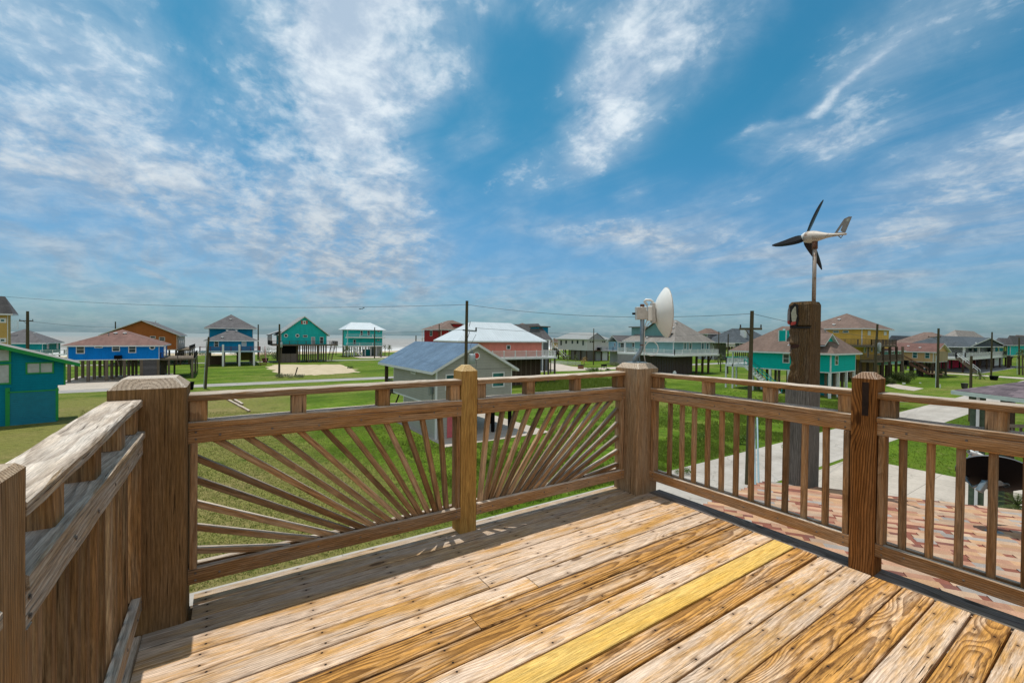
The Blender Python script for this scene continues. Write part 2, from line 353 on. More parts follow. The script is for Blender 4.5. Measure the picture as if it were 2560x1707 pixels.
def metalroof(name, col, sp=.42):
    s = NT(name); g = s.attr('g'); u, v, w = s.sep(g)
    k = s.m_('FRACT', s.m_('MULTIPLY', u, 1/sp)); rib = s.sm(s.m_('ABSOLUTE', s.m_('SUBTRACT', k, .5)), .42, .5)
    n = s.noise(g, .5, 5., .6); n2 = s.noise(s.vm('MULTIPLY', g, (3., .3, 1.)), 2., 3.)
    c = s.scale(s.mix(s.m_('MULTIPLY', rib, .35), col, tuple(a*.55 for a in col)), s.sm(n, .2, .8, .93, 1.05)); c = s.scale(c, s.sm(n2, .2, .8, .93, 1.05))
    return s.out(c, .45, bump=rib, bs=.8, bd=.03, spec=.4)
def glassm(name, col, rough=.08):
    s = NT(name); p = s.pos(); n = s.noise(p, .9, 3., .5)
    return s.out(s.mix(s.sm(n, .35, .65), tuple(c*.6 for c in col), tuple(c*1.3 for c in col)), rough, spec=.6)

M_white = plain('white_paint', (.72, .74, .75), .5, var=.06); M_trim = plain('white_trim', (.66, .68, .69), .5, var=.05)
M_glass = glassm('window_glass', (.035, .05, .055)); M_gltint = glassm('tinted_glass', (.02, .13, .14)); M_blind = plain('window_blind', (.42, .45, .46), .6)
M_concrete = None
def concrete(name, c1, c2, sc=.4, joints=None):
    s = NT(name); p = s.pos(); x, y, z = s.sep(p)
    n = s.noise(p, sc, 6., .65); n2 = s.noise(p, 6., 4., .6); n3 = s.noise(s.vm('MULTIPLY', p, (.08, 1.2, 1.)), 1., 3.)
    c = s.mix(s.sm(n, .35, .65), c1, c2); c = s.scale(c, s.sm(n2, .2, .8, .9, 1.1)); c = s.scale(c, s.sm(n3, .25, .75, .92, 1.06))
    ck = s.vor(s.vm('ADD', p, s.vm('SCALE', s.n('ShaderNodeTexNoise', {'Vector': p, 'Scale': .8, 'Detail': 4.}).outputs[1], sc=1.6)), .16, 1., 'DISTANCE_TO_EDGE').outputs['Distance']
    c = s.mix(s.sm(ck, .006, .001, 0, .45), c, tuple(a*.4 for a in c1))
    if joints:
        for ax_, per in joints:
            k = s.m_('ABSOLUTE', s.m_('SUBTRACT', s.m_('FRACT', s.m_('MULTIPLY', (x, y)[ax_], 1/per)), .5))
            c = s.mix(s.sm(k, .5-.03/per, .5-.012/per, 0, .55), c, tuple(a*.35 for a in c1))
    return s.out(c, .85, bump=n2, bs=.25, bd=.01, spec=.2)
M_road = concrete('road_concrete', (.33, .30, .265), (.40, .37, .335), joints=[(0, 6.1)])
M_slab = concrete('slab_concrete', (.38, .335, .285), (.44, .39, .335), joints=[(0, 4.), (1, 4.)])
M_asph = concrete('side_road', (.26, .25, .235), (.32, .305, .29))
M_dark = plain('dark_slab', (.16, .16, .165), .8)
M_sand = None
def grass_mat(name):
    s = NT(name); p = s.pos(); x, y, z = s.sep(p)
    big = s.noise(s.vm('ADD', p, (31, 7, 0)), .035, 5., .6); mid = s.noise(p, .28, 5., .65); fine = s.noise(p, 2.6, 5., .7); ff = s.noise(s.vm('MULTIPLY', p, (1., 1.4, 1.)), 14., 4., .7)
    c = s.mix(s.sm(mid, .35, .66), (.062, .115, .005), (.095, .155, .010))
    str_ = s.noise(s.vm('ADD', s.vm('MULTIPLY', p, (.03, .16, 1.)), (9, 4, 0)), 1., 5., .65)
    c = s.scale(c, s.sm(str_, .3, .7, .75, 1.3))
    dry = s.m_('ADD', s.m_('MULTIPLY', big, .6), s.m_('ADD', s.m_('MULTIPLY', mid, .3), s.m_('MULTIPLY', str_, .35)))
    # the mown lot left of the grey house and the verge are drier
    lot = s.m_('MULTIPLY', s.sm(x, 7., -4.), s.sm(y, 74., 58.))
    dry = s.m_('ADD', dry, s.m_('MULTIPLY', lot, .24))
    c = s.mix(s.sm(dry, .60, .80), c, (.165, .165, .042))
    c = s.mix(s.m_('MULTIPLY', s.sm(dry, .80, .98), s.sm(fine, .3, .6)), c, (.24, .18, .085))
    br = s.m_('MULTIPLY', s.sm(s.noise(s.vm('ADD', p, (5, 91, 0)), .9, 5., .7), .56, .70), s.sm(fine, .35, .6)); c = s.mix(s.m_('MULTIPLY', br, .55), c, (.20, .155, .07))
    c = s.mix(s.sm(s.noise(s.vm('ADD', p, (3, 1, 0)), .55, 6., .7), .56, .68, 0, .7), c, (.035, .072, .006))
    c = s.scale(c, s.sm(fine, .2, .8, .72, 1.28)); c = s.scale(c, s.sm(ff, .2, .8, .6, 1.4))
    return s.out(c, .9, bump=s.m_('ADD', fine, s.m_('MULTIPLY', ff, .5)), bs=1., bd=.12, spec=.1)
M_grass = grass_mat('grass_ground')
def sandm(name, c1, c2):
    s = NT(name); p = s.pos(); n = s.noise(p, .5, 6., .65); n2 = s.noise(p, 5., 4., .6)
    c = s.mix(s.sm(n, .3, .7), c1, c2); c = s.scale(c, s.sm(n2, .2, .8, .9, 1.08))
    return s.out(c, .95, bump=n2, bs=.5, bd=.05, spec=.1)
M_sand = sandm('sand', (.40, .33, .22), (.50, .42, .30)); M_dirt = sandm('bare_dirt', (.34, .22, .09), (.40, .27, .13)); M_shell = sandm('shell_drive', (.40, .35, .30), (.48, .42, .36))
SH0 = at(480, 884); SH1 = at(1830, 866); SHD = (SH1-SH0).normalized(); SHN = Vector((-SHD.y, SHD.x, 0))
def sea_mat():
    s = NT('sea_water'); p = s.pos()
    a = s.vm('DOT_PRODUCT', p, tuple(SHD)); b = s.m_('SUBTRACT', s.vm('DOT_PRODUCT', p, tuple(SHN)), SH0.dot(SHN))
    q = s.comb(s.m_('MULTIPLY', a, .028), s.m_('MULTIPLY', b, .10))
    fo = s.noise(q, 1., 6., .62, .5); fo2 = s.noise(s.comb(s.m_('MULTIPLY', a, .12), s.m_('MULTIPLY', b, .5)), 1., 5., .7)
    w = s.noise(s.comb(s.m_('MULTIPLY', a, .06), s.m_('MULTIPLY', b, .3)), 1., 6., .6)
    near = s.sm(b, 150., 0., 0, .15)
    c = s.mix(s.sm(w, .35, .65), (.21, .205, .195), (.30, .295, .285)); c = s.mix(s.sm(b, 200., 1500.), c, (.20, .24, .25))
    line = s.sm(s.m_('ADD', s.m_('ADD', s.m_('MULTIPLY', fo, .7), s.m_('MULTIPLY', fo2, .3)), near), .58, .66)
    line = s.m_('MULTIPLY', line, s.sm(b, 900., 250., .25, 1.))
    c = s.mix(line, c, (.66, .67, .67))
    return s.out(c, .75, bump=s.m_('ADD', w, fo2), bs=.5, bd=.3, spec=.12)
M_sea = sea_mat()
M_leaf = None
def leafm(name, c1, c2):
    s = NT(name); r1, r2, r3 = s.sep(s.attr('rnd')); n = s.noise(s.pos(), 1.5, 3.)
    c = s.mix(s.m_('ADD', s.m_('MULTIPLY', r1, .6), s.m_('MULTIPLY', n, .4)), c1, c2)
    b = s.n('ShaderNodeBsdfPrincipled', {'Base Color': c, 'Roughness': .6, 'Specular IOR Level': .3}); t = s.n('ShaderNodeBsdfTranslucent', {'Color': s.scale(c, 1.3)})
    mx = s.n('ShaderNodeMixShader', {0: .25}); s.t.links.new(b.outputs[0], mx.inputs[1]); s.t.links.new(t.outputs[0], mx.inputs[2])
    o = s.n('ShaderNodeOutputMaterial'); s.t.links.new(mx.outputs[0], o.inputs[0]); return s.m
M_blade = leafm('grass_blade', (.08, .14, .010), (.16, .205, .03)); M_dryblade = leafm('dry_blade', (.19, .18, .055), (.29, .23, .10))
M_bush = leafm('bush_leaf', (.04, .09, .012), (.11, .18, .02)); M_palm = leafm('palm_leaf', (.035, .06, .015), (.10, .13, .03)); M_palmdry = leafm('dry_palm_leaf', (.25, .16, .05), (.4, .25, .08)); M_dune = leafm('dune_leaf', (.10, .13, .06), (.19, .20, .11))
M_trunk = plain('palm_trunk', (.13, .095, .065), .9, var=.3, sc=8.)
M_black = plain('black_plastic', (.004, .004, .005), .6, var=.1, spec=.08); M_galv = plain('galvanised_steel', (.20, .24, .26), .42, .6, var=.25, sc=25.)
M_dishw = plain('white_dish', (.70, .70, .68), .4, var=.05, sc=4.); M_radio = plain('radio_grey', (.46, .45, .43), .45, var=.15, sc=20.)
M_blade_b = plain('black_blade', (.012, .014, .018), .3, var=.1)
M_wire = plain('cable', (.05, .055, .06), .6)
def rusty(name, c1, c2, th=.55):
    s = NT(name); p = s.pos(); n = s.noise(p, 14., 5., .65); n2 = s.noise(p, 60., 3.)
    return s.out(s.mix(s.sm(n, th-.08, th+.08), c1, s.mix(n2, c2, tuple(a*.5 for a in c2))), .55, spec=.4)
M_nac = rusty('nacelle_paint', (.50, .44, .38), (.30, .17, .10), .60); M_rust = rusty('rust', (.22, .10, .06), (.12, .05, .03), .5); M_tpole = rusty('turbine_pole', (.33, .28, .24), (.28, .17, .10), .6)

# ------------------------------------------------------------------ ground, beach, sea, roads
def sheet(name, pts, z, mat, kind='structure'):
    m_ = MB(); m_.add([(p[0], p[1], z) for p in pts], [tuple(range(len(pts)))]); o = m_.build(name, mat); tag(o, kind=kind)
    n = o.data.polygons[0].normal.z
    if n < 0: o.data.flip_normals()
    return o
dn = -SHN*14                                   # dune line lies inland of the waterline
if SHN.y < 0: raise Exception('shore')
a0, a1 = SH0+dn-SHD*6000, SH0+dn+SHD*12000
sheet('ground', [a0, a1, a1-SHN*14000, a0-SHN*9000], 0, M_grass)
sandpts = []
for i in range(-60, 121):
    t = i*9.; j = 4*math.sin(i*.7)+3*math.sin(i*1.9+1)
    sandpts.append(SH0+SHD*t-SHN*(17+j*.7))
mb = MB(); vs = []; fs = []
for i, p in enumerate(sandpts):
    q = SH0+SHD*((i-60)*9.)
    zz = .35+.25*math.sin(i*1.3)
    vs += [(p.x, p.y, .01), (q.x-SHN.x*9, q.y-SHN.y*9, zz), (q.x+SHN.x*4, q.y+SHN.y*4, -.5)]
    if i: b = 3*i; fs += [(b-3, b, b+1, b-2), (b-2, b+1, b+2, b-1)]
mb.add(vs, fs); o = mb.build('beach', M_sand); tag(o, kind='structure')
w0, w1 = SH0-SHD*20000-SHN*25, SH0+SHD*45000-SHN*25
sheet('sea', [w0, w1, w1+SHN*50000, w0+SHN*50000], -.32, M_sea)
sheet('road', [(-40, 8.4), (700, 8.4), (700, 12.6), (-40, 12.6)], .008, M_road)
sheet('side_road', [(-300, 71.8), (300, 71.8), (300, 75.9), (-300, 75.9)], .012, M_asph)
sheet('far_road', [(-300, 131), (500, 131), (500, 134.6), (-300, 134.6)], .012, M_asph)
sheet('driveway', [(-2, -14), (30.4, -14), (30.4, 8.1), (14, 8.1), (9, 6.5), (-2, 6.)], .016, M_slab)
def pxsheet(name, pts, z, mat, wob=.0, sub=1):
    P = [at(*p) for p in pts]; Q = []
    for i, p in enumerate(P):
        q = P[(i+1) % len(P)]
        for k in range(sub):
            t = k/sub; r_ = p.lerp(q, t); L = (q-p).length
            if k: r_ = r_+Vector((rs.randn(), rs.randn(), 0))*wob
            Q.append(r_)
    return sheet(name, Q, z, mat)
pxsheet('sand_lot', [(662, 917), (700, 911), (790, 911.5), (850, 911), (880, 921), (902, 930), (870, 933), (820, 936), (760, 938), (705, 941), (695, 936)], .02, M_sand, .5, 6)
pxsheet('shell_yard', [(1362, 906), (1392, 908), (1430, 916), (1475, 920), (1540, 917), (1620, 912), (1620, 920), (1500, 925), (1362, 929)], .02, M_shell, .25, 4)
pxsheet('dirt_lot', [(2300, 917), (2420, 916), (2425, 933), (2380, 932), (2300, 928)], .02, M_dirt, .2, 3)
pxsheet('concrete_pad', [(2226, 957), (2262, 964), (2310, 971), (2285, 977), (2246, 972), (2214, 964)], .02, M_slab)
pxsheet('footpath', [(2300, 929.5), (2400, 934), (2560, 944), (2560, 948), (2400, 936.5), (2300, 930.8)], .03, M_slab)
pxsheet('side_drive', [(2228, 996), (2331, 1003), (2331, 1009), (2228, 1003)], .02, M_slab)
pxsheet('seaside_parking', [(874, 890.5), (960, 889.5), (1010, 891), (1000, 895), (900, 895)], .02, M_shell)

# ------------------------------------------------------------------ houses
def ringbox(mb, ax, val, out, a0, a1, z0, z1, w, d=.05, mid=None, mi=0):
    # window frame on plane axis ax = val, proud by d in direction out
    def bx(p, q, r_, t):
        v0, v1 = sorted((val-.03*out, val+d*out))
        A = [0, 0, 0]; B = [0, 0, 0]; A[ax] = v0; B[ax] = v1; A[1-ax] = p; B[1-ax] = q; A[2] = r_; B[2] = t
        mb.box(A, B, mi)
    bx(a0, a1, z0, z0+w); bx(a0, a1, z1-w, z1); bx(a0, a0+w, z0+w, z1-w); bx(a1-w, a1, z0+w, z1-w)
    if mid == 'h': bx(a0+w, a1-w, (z0+z1)/2-w*.3, (z0+z1)/2+w*.3)
    if mid == 'v': bx((a0+a1)/2-w*.3, (a0+a1)/2+w*.3, z0+w, z1-w)
class House:
    def __init__(s, label, near, left, right, zf, ze, wallm, side=1, cat='house', name='stilt_house', group=None, depth=None):
        # near = (px, py at ground) of the near corner; side=1: near-left corner, side=-1: near-right corner
        c = gpt(near[0], depth) if depth else at(*near)
        s.c = c; s.side = side
        if side == 1:
            s.x0 = c.x; s.y0 = c.y; s.y1 = onp(left, 850, 0, c.x).y if left is not None else c.y+9; s.x1 = onp(right, 850, 1, c.y).x
        else:
            s.x1 = c.x; s.y0 = c.y; s.x0 = onp(left, 850, 1, c.y).x; s.y1 = onp(right, 850, 0, c.x).y if right is not None else c.y+9
        s.root = thing(name, label, cat, (c.x, c.y, 0), group)
        s.zf = zpy(c.x, c.y, zf); s.ze = zpy(c.x, c.y, ze); s.wm = wallm
        s.gab = []
    def walls(s, x0=None, x1=None, y0=None, y1=None, z0=None, z1=None, mat=None, gables=(), corner=True, name='wall'):
        x0 = s.x0 if x0 is None else x0; x1 = s.x1 if x1 is None else x1; y0 = s.y0 if y0 is None else y0; y1 = s.y1 if y1 is None else y1
        z0 = s.zf if z0 is None else z0; z1 = s.ze if z1 is None else z1
        mb = MB(); mb.box((x0, y0, z0), (x1, y1, z1))
        for (ax, zr) in gables:       # gable triangle prisms: ax 'y' = ridge runs along y (gable shows on -y face)
            if ax == 'y': tri = [(x0, z1-.02), (x1, z1-.02), ((x0+x1)/2, zr)]; vs = [(a, y, b) for y in (y0, y1) for a, b in tri]
            else: tri = [(y0, z1-.02), (y1, z1-.02), ((y0+y1)/2, zr)]; vs = [(x, a, b) for x in (x0, x1) for a, b in tri]
            mb.add(vs, [(0, 1, 2), (5, 4, 3), (0, 3, 4, 1), (1, 4, 5, 2), (2, 5, 3, 0)])
        o = mb.build(name, mat or s.wm, s.root)
        if corner:
            t = MB()
            for (a, b) in ((x0, y0), (x1, y0), (x0, y1), (x1, y1)): t.box((a-.03, b-.03, z0+.01), (a+.1*(1 if a == x0 else -1)+(.0), b+.1*(1 if b == y0 else -1), z1-.01))
            t.box((x0-.02, y0-.02, z0-.12), (x1+.02, y1+.02, z0+.005))
            t.build('corner_trim', M_trim, s.root)
        return o
    def roof(s, mat, zr, ridge='x', ins=(None, None), x0=None, x1=None, y0=None, y1=None, ze=None, over=.45, overs=None, th=.2, trim=None, name='roof'):
        x0 = s.x0 if x0 is None else x0; x1 = s.x1 if x1 is None else x1; y0 = s.y0 if y0 is None else y0; y1 = s.y1 if y1 is None else y1; ze = s.ze if ze is None else ze
        ov = overs or (over, over, over, over)          # -x +x -y +y
        pitch_w = ((y1-y0) if ridge == 'x' else (x1-x0))/2
        drop = (zr-ze)/max(pitch_w, .1)*over
        X0, X1, Y0, Y1 = x0-ov[0], x1+ov[1], y0-ov[2], y1+ov[3]; zb = ze-min(drop, .06)
        if ridge == 'x':
            w = (Y1-Y0)/2; i0 = w if ins[0] is None else ins[0]; i1 = w if ins[1] is None else ins[1]
            i0 = min(i0, (X1-X0)/2-.01); i1 = min(i1, (X1-X0)/2-.01)
            r0 = (X0+i0, (Y0+Y1)/2, zr); r1 = (X1-i1, (Y0+Y1)/2, zr)
        else:
            w = (X1-X0)/2; i0 = w if ins[0] is None else ins[0]; i1 = w if ins[1] is None else ins[1]
            i0 = min(i0, (Y1-Y0)/2-.01); i1 = min(i1, (Y1-Y0)/2-.01)
            r0 = ((X0+X1)/2, Y0+i0, zr); r1 = ((X0+X1)/2, Y1-i1, zr)
        A, B, Cc, D = (X0, Y0, zb), (X1, Y0, zb), (X1, Y1, zb), (X0, Y1, zb)
        if ridge == 'x': tops = [(A, B, r1, r0), (Cc, D, r0, r1)]; ends = [((D, A, r0), i0), ((B, Cc, r1), i1)]
        else: tops = [(B, Cc, r1, r0), (D, A, r0, r1)]; ends = [((A, B, r0), i0), ((Cc, D, r1), i1)]
        mb = MB()
        for f in tops: mb.roofface(f)
        for f, i in ends:
            if i > .02: mb.roofface(f)
        dz = Vector((0, 0, -th)); low = lambda p: Vector(p)+dz
        for f in tops: mb.add([low(p) for p in f][::-1], [tuple(range(len(f)))], 1)
        rim = [A, B, Cc, D]
        segs = []
        for (f, i), (p, q) in zip(ends, ((D, A), (B, Cc)) if ridge == 'x' else ((A, B), (Cc, D))):
            r_ = r0 if f[2] == r0 else r1
            if i > .02: segs.append((p, q)); mb.add([low(x) for x in f][::-1], [(0, 1, 2)], 1)
            else: segs += [(p, r_), (r_, q)]
        segs += ([(A, B), (Cc, D)] if ridge == 'x' else [(B, Cc), (D, A)])
        for p, q in segs: mb.add([p, q, low(q), low(p)], [(3, 2, 1, 0)], 1)
        o = mb.build(name, [mat, trim or M_trim], s.root); return o, r0, r1, zb
    def win(s, face, px0, py0, px1, py1, style='sash', pane=None, w=.09, frame=None, val=None):
        pm = (py0+py1)/2; cx = (px0+px1)/2
        ax, out = {'-y': (1, -1), '-x': (0, -1), '+x': (0, 1)}[face]
        if val is None: val = s.y0 if face == '-y' else (s.x0 if face == '-x' else s.x1)
        a = onp(px0, pm, ax, val)[1-ax]; b = onp(px1, pm, ax, val)[1-ax]; a, b = sorted((a, b))
        z1 = onp(cx, py0, ax, val).z; z0 = onp(cx, py1, ax, val).z
        w = min(w, (b-a)*.3, (z1-z0)*.3)
        fr = MB(); pn = MB()
        if style == 'round':
            cc = Vector((0, 0, (z0+z1)/2)); cc[ax] = val; cc[1-ax] = (a+b)/2; r0 = min(b-a, z1-z0)/2; axv = Vector((0, 0, 0)); axv[ax] = out
            fr.lathe([(-.02, r0), (.05, r0), (.05, r0*.66), (.015, r0*.66)], cc, axv, 20); pn.lathe([(.012, r0*.7), (.014, .001)], cc, axv, 20)
        else:
            ringbox(fr, ax, val, out, a, b, z0, z1, w, mid={'sash': 'h', 'slide': 'v', 'door': None, 'slim': None}[style])
            A = [0, 0, 0]; B = [0, 0, 0]; A[ax] = val-.02*out; B[ax] = val+.012*out; A[1-ax] = a+w*.5; B[1-ax] = b-w*.5; A[2] = z0+w*.5; B[2] = z1-w*.5; pn.box(A, B)
        nm = 'door' if style == 'door' else 'window'
        f = fr.build(nm, frame or M_trim, s.root); pn.build('pane' if nm == 'window' else 'door_panel', pane or M_glass, f)
    def piles(s, nx, ny, mat=None, x0=None, x1=None, y0=None, y1=None, zt=None, r=.14, skip=()):
        x0 = s.x0 if x0 is None else x0; x1 = s.x1 if x1 is None else x1; y0 = s.y0 if y0 is None else y0; y1 = s.y1 if y1 is None else y1; zt = s.zf if zt is None else zt
        for i in range(nx):
            for j in range(ny):
                if (i, j) in skip: continue
                x = x0+r+(x1-x0-2*r)*(i/(nx-1) if nx > 1 else 0); y = y0+r+(y1-y0-2*r)*(j/(ny-1) if ny > 1 else 0)
                m_ = MB(); m_.box((x-r, y-r, -.1), (x+r, y+r, zt-.13)); m_.build('piling', mat or M_pile, s.root)
    def deck(s, x0, x1, y0, y1, z, th=.28, mat=None):
        m_ = MB(); m_.box((x0, y0, z-th), (x1, y1, z)); m_.build('deck_platform', mat or M_white, s.root)
    def rail(s, pts, z, h=1., mat=None, sp=.18, post=1.9, bar=.035, topm=None, cap=False, pw=.06):
        m_ = MB(); 
        for (p, q) in zip(pts[:-1], pts[1:]):
            p = Vector((p[0], p[1], 0)); q = Vector((q[0], q[1], 0)); L = (q-p).length; n = max(1, round(L/post))
            for i in range(n+1):
                c = p.lerp(q, i/n); m_.box((c.x-pw, c.y-pw, z-.1), (c.x+pw, c.y+pw, z+h+(.12 if cap else .02)))
            nb = int(L/sp)
            for i in range(1, nb):
                c = p.lerp(q, i/nb); m_.box((c.x-bar/2, c.y-bar/2, z+.08), (c.x+bar/2, c.y+bar/2, z+h-.05))
            m_.beam(p+Vector((0, 0, z+.1)), q+Vector((0, 0, z+.1)), .06, .06)
            if topm is None: m_.beam(p+Vector((0, 0, z+h)), q+Vector((0, 0, z+h)), .11, .06)
        m_.build('railing', mat or M_white, s.root)
        if topm:
            t = MB()
            for (p, q) in zip(pts[:-1], pts[1:]): t.beam((p[0], p[1], z+h), (q[0], q[1], z+h), .12, .08)
            t.build('handrail', topm, s.root)
    def box(s, name, a, b, mat): m_ = MB(); m_.box(a, b); return m_.build(name, mat, s.root)
    def stairs(s, p0, p1, w, n, mat, railm=None, wdir=None):
        # p0 top, p1 bottom
        p0 = Vector(p0); p1 = Vector(p1); d = (p1-p0); h = Vector((d.x, d.y, 0)).normalized(); sd = Vector((-h.y, h.x, 0))*w/2; m_ = MB()
        for i in range(n):
            c = p0.lerp(p1, (i+.5)/n); e = h*(math.hypot(d.x, d.y)/n*.5)
            m_.add([c-e-sd, c+e-sd, c+e+sd, c-e+sd, *[x+Vector((0, 0, -.06)) for x in (c-e-sd, c+e-sd, c+e+sd, c-e+sd)]], [(0, 1, 2, 3), (7, 6, 5, 4), (0, 4, 5, 1), (1, 5, 6, 2), (2, 6, 7, 3), (3, 7, 4, 0)])
        for k in (-1, 1): m_.beam(p0+sd*k+Vector((0, 0, -.1)), p1+sd*k+Vector((0, 0, -.1)), .06, .3)
        o = m_.build('stairs', mat, s.root)
        r_ = MB()
        for k in (-1, 1):
            r_.beam(p0+sd*k+Vector((0, 0, .95)), p1+sd*k+Vector((0, 0, .95)), .1, .1)
            for i in range(4):
                c = p0.lerp(p1, i/3)+sd*k; r_.beam(c, c+Vector((0, 0, .95)), .08, .08)
        r_.build('stair_rail', railm or mat, s.root)
HG = 'houses raised on pilings'
sd_ = siding
S = dict(blue=sd_('blue_siding', (.004, .19, .62), .2, True), teal=sd_('teal_siding', (.003, .20, .30), .2), orange=sd_('orange_siding', (.38, .125, .04), .2), dkblue=sd_('lagoon_siding', (.008, .22, .40), .2), turq=sd_('turquoise_siding', (.02, .46, .46), .2), turq2=sd_('bright_turquoise_siding', (.02, .46, .44), .2),
         tan=sd_('tan_siding', (.54, .36, .12), .2), dteal=sd_('dark_teal_siding', (.008, .22, .23), .2), red=sd_('red_siding', (.34, .028, .03), .2), pink=sd_('pink_siding', (.62, .22, .17), .2), grey=sd_('grey_siding', (.37, .365, .34), .21, var=.06), white=sd_('white_siding', (.62, .60, .61), .4, True, .05),
         ltblue=sd_('light_blue_siding', (.22, .39, .48), .2), sage=sd_('sage_siding', (.17, .33, .34), .2), mint=sd_('mint_siding', (.18, .45, .36), .2), peach=sd_('peach_siding', (.62, .40, .21), .2), yellow=sd_('yellow_siding', (.72, .45, .10), .2), aqua=sd_('aqua_siding', (.005, .44, .40), .3, var=.05), rose=sd_('rose_siding', (.62, .03, .09), .2), greyw=sd_('pale_grey_siding', (.36, .36, .38), .2), greyd=sd_('dark_grey_siding', (.14, .15, .17), .2), stone=sd_('stone_siding', (.36, .29, .18), .2))
RF = dict(brown=shingle('brown_shingles', (.145, .10, .082), (.175, .125, .105)), purple=shingle('mauve_shingles', (.155, .088, .075), (.19, .112, .095)), grey=shingle('charcoal_shingles', (.095, .092, .098), (.125, .12, .125)), lgrey=shingle('pale_grey_shingles', (.205, .19, .175), (.245, .225, .21)), blue=shingle('blue_grey_shingles', (.085, .14, .21), (.103, .163, .238), .2, .4),
          slate=shingle('slate_shingles', (.055, .07, .082), (.08, .092, .105)), white=metalroof('white_metal_roof', (.50, .56, .60)), gmetal=metalroof('grey_metal_roof', (.25, .255, .245)), redbr=shingle('red_brown_shingles', (.125, .065, .055), (.155, .085, .072)), dkpurple=shingle('plum_shingles', (.085, .068, .08), (.17, .135, .15), .16, .5))
M_grntrim = plain('green_trim', (.012, .26, .06), .5, var=.08); M_redrail = plain('maroon_paint', (.16, .025, .025), .6); M_dkrail = plain('dark_rail', (.05, .045, .045), .6)
M_tealrail = plain('teal_handrail', (.02, .36, .30), .5)

# 1 teal garage house far left (ridge out of frame)
def h_teal():
    global XF
    XF = (gpt(162.6, 36.8), R(12.))
    H = House('teal house with green trim and roll-up garage at the left edge', (162.6, 1050), -260, None, 962, 905, S['teal'], -1, group=HG, depth=36.8)
    x0, x1, y0, y1 = H.x0, H.x1, H.y0, H.y0+3.2; H.y1 = y1
    zr = zpy(x0+2, y0, 800)
    # lower storey a little narrower, sloping upper wall
    H.walls(x1=x1-.45, z0=0, z1=H.zf, name='garage_wall', corner=False)
    zl = onp(0, 868, 1, y0).z; xl = onp(0, 868, 1, y0).x; slope = (zl-(H.ze))/(x1-xl)
    xr = x1-13.5; zr = H.ze+slope*13.5
    mb = MB(); pr = [(xr, H.zf), (x1, H.zf), (x1, H.ze), (xr, zr)]
    pr = [(x0, H.zf), (x1, H.zf), (x1, H.ze), (xr, zr), (x0, zr-.01)] if x0 < xr else [(x0, H.zf), (x1, H.zf), (x1, H.ze), (x0, H.ze+slope*(x1-x0))]
    k = len(pr); mb.add([(a, y0, b) for a, b in pr]+[(a, y1, b) for a, b in pr], [tuple(range(k)), tuple(range(k, 2*k))[::-1]]+[(i, k+i, k+(i+1) % k, (i+1) % k) for i in range(k)]); mb.build('wall', H.wm, H.root)
    xe = x1+.9; ztop = lambda x: H.ze+.02+slope*(x1-x); xa = max(x0, xr)
    mb = MB(); p = [(xe, y0-.6, ztop(xe)+.2), (xe, y1+.3, ztop(xe)+.2), (xa, y1+.3, ztop(xa)+.2), (xa, y0-.6, ztop(xa)+.2)]
    mb.roofface(p); lw = [Vector(q)-Vector((0, 0, .3)) for q in p]; mb.add(lw, [(3, 2, 1, 0)], 1)
    for i in range(4): mb.add([p[i], p[(i+1) % 4], lw[(i+1) % 4], lw[i]], [(0, 1, 2, 3)], 1)
    mb.build('roof', [plain('felt_roof', (.22, .21, .195), .9), M_grntrim], H.root)
    H.box('corner_trim', (x1-.08, y0-.04, H.zf), (x1+.04, y0+.1, H.ze), M_grntrim)
    H.box('downpipe', (x1-.55, y0-.07, .1), (x1-.38, y0+.02, H.zf-.2), M_grntrim); H.box('downpipe', (onp(19, 1000, 1, y0).x-.12, y0-.08, 0), (onp(19, 1000, 1, y0).x+.12, y0, H.zf), M_grntrim)
    H.win('-y', 64, 905, 135, 934, 'slide', M_blind, .1, M_grntrim); H.win('-y', -60, 871, 28, 906, 'slim', M_blind, .12, M_grntrim); H.win('-y', -60, 909, 28, 962, 'slim', M_blind, .12, M_grntrim)
    # ribbed roll-up door
    a = onp(24, 1000, 1, y0); b = onp(141, 1000, 1, y0); m_ = MB(); z = 0.
    while z < H.zf-.5: m_.box((a.x, y0-.05, z), (b.x, y0+.02, z+.14)); z += .155
    m_.build('garage_door', plain('teal_door', (.006, .19, .28), .5, var=.08), H.root)
    m_ = MB(); m_.box((a.x-.1, y0-.08, H.zf-.42), (b.x+.15, y0+.02, H.zf-.32)); m_.build('door_rail', M_grntrim, H.root)
    H.root.rotation_euler.z = XF[1]; XF = None
h_teal()
# 2 tan tower at the far left edge
H = House('tan house with two small square windows cut by the left edge', (21, 900), -160, 27, 905, 783.6, S['tan'], -1, group=HG, depth=62)
H.walls(z0=0); H.roof(RF['grey'], H.ze+2.4, 'x', over=.6); H.win('-y', -3, 795, 16, 807, 'slim', M_gltint, .3); H.win('-y', -3, 845, 16, 856, 'slim', M_gltint, .3)
# 3 dark teal house with charcoal roof
H = House('dark teal house with charcoal hip roof behind the teal garage house', (107, 905), -40, 151, 884, 857, S['dteal'], -1, group=HG, depth=106)
H.walls(); zr = zpy(onp(51, 850, 1, H.y0+5).x, H.y0+6, 822); H.roof(RF['grey'], zr, 'x', ins=(6, 8), over=.7); H.piles(5, 3)
H.deck(H.x0, H.x1+4.5, H.y0-3.4, H.y0, H.zf+.0); H.rail([(H.x1-1.5, H.y0-3.3), (H.x1+4.4, H.y0-3.3), (H.x1+4.4, H.y0)], H.zf)
for a in (119, 143): H.win('+x', a-2, 857, a+3, 872, 'door', M_glass)
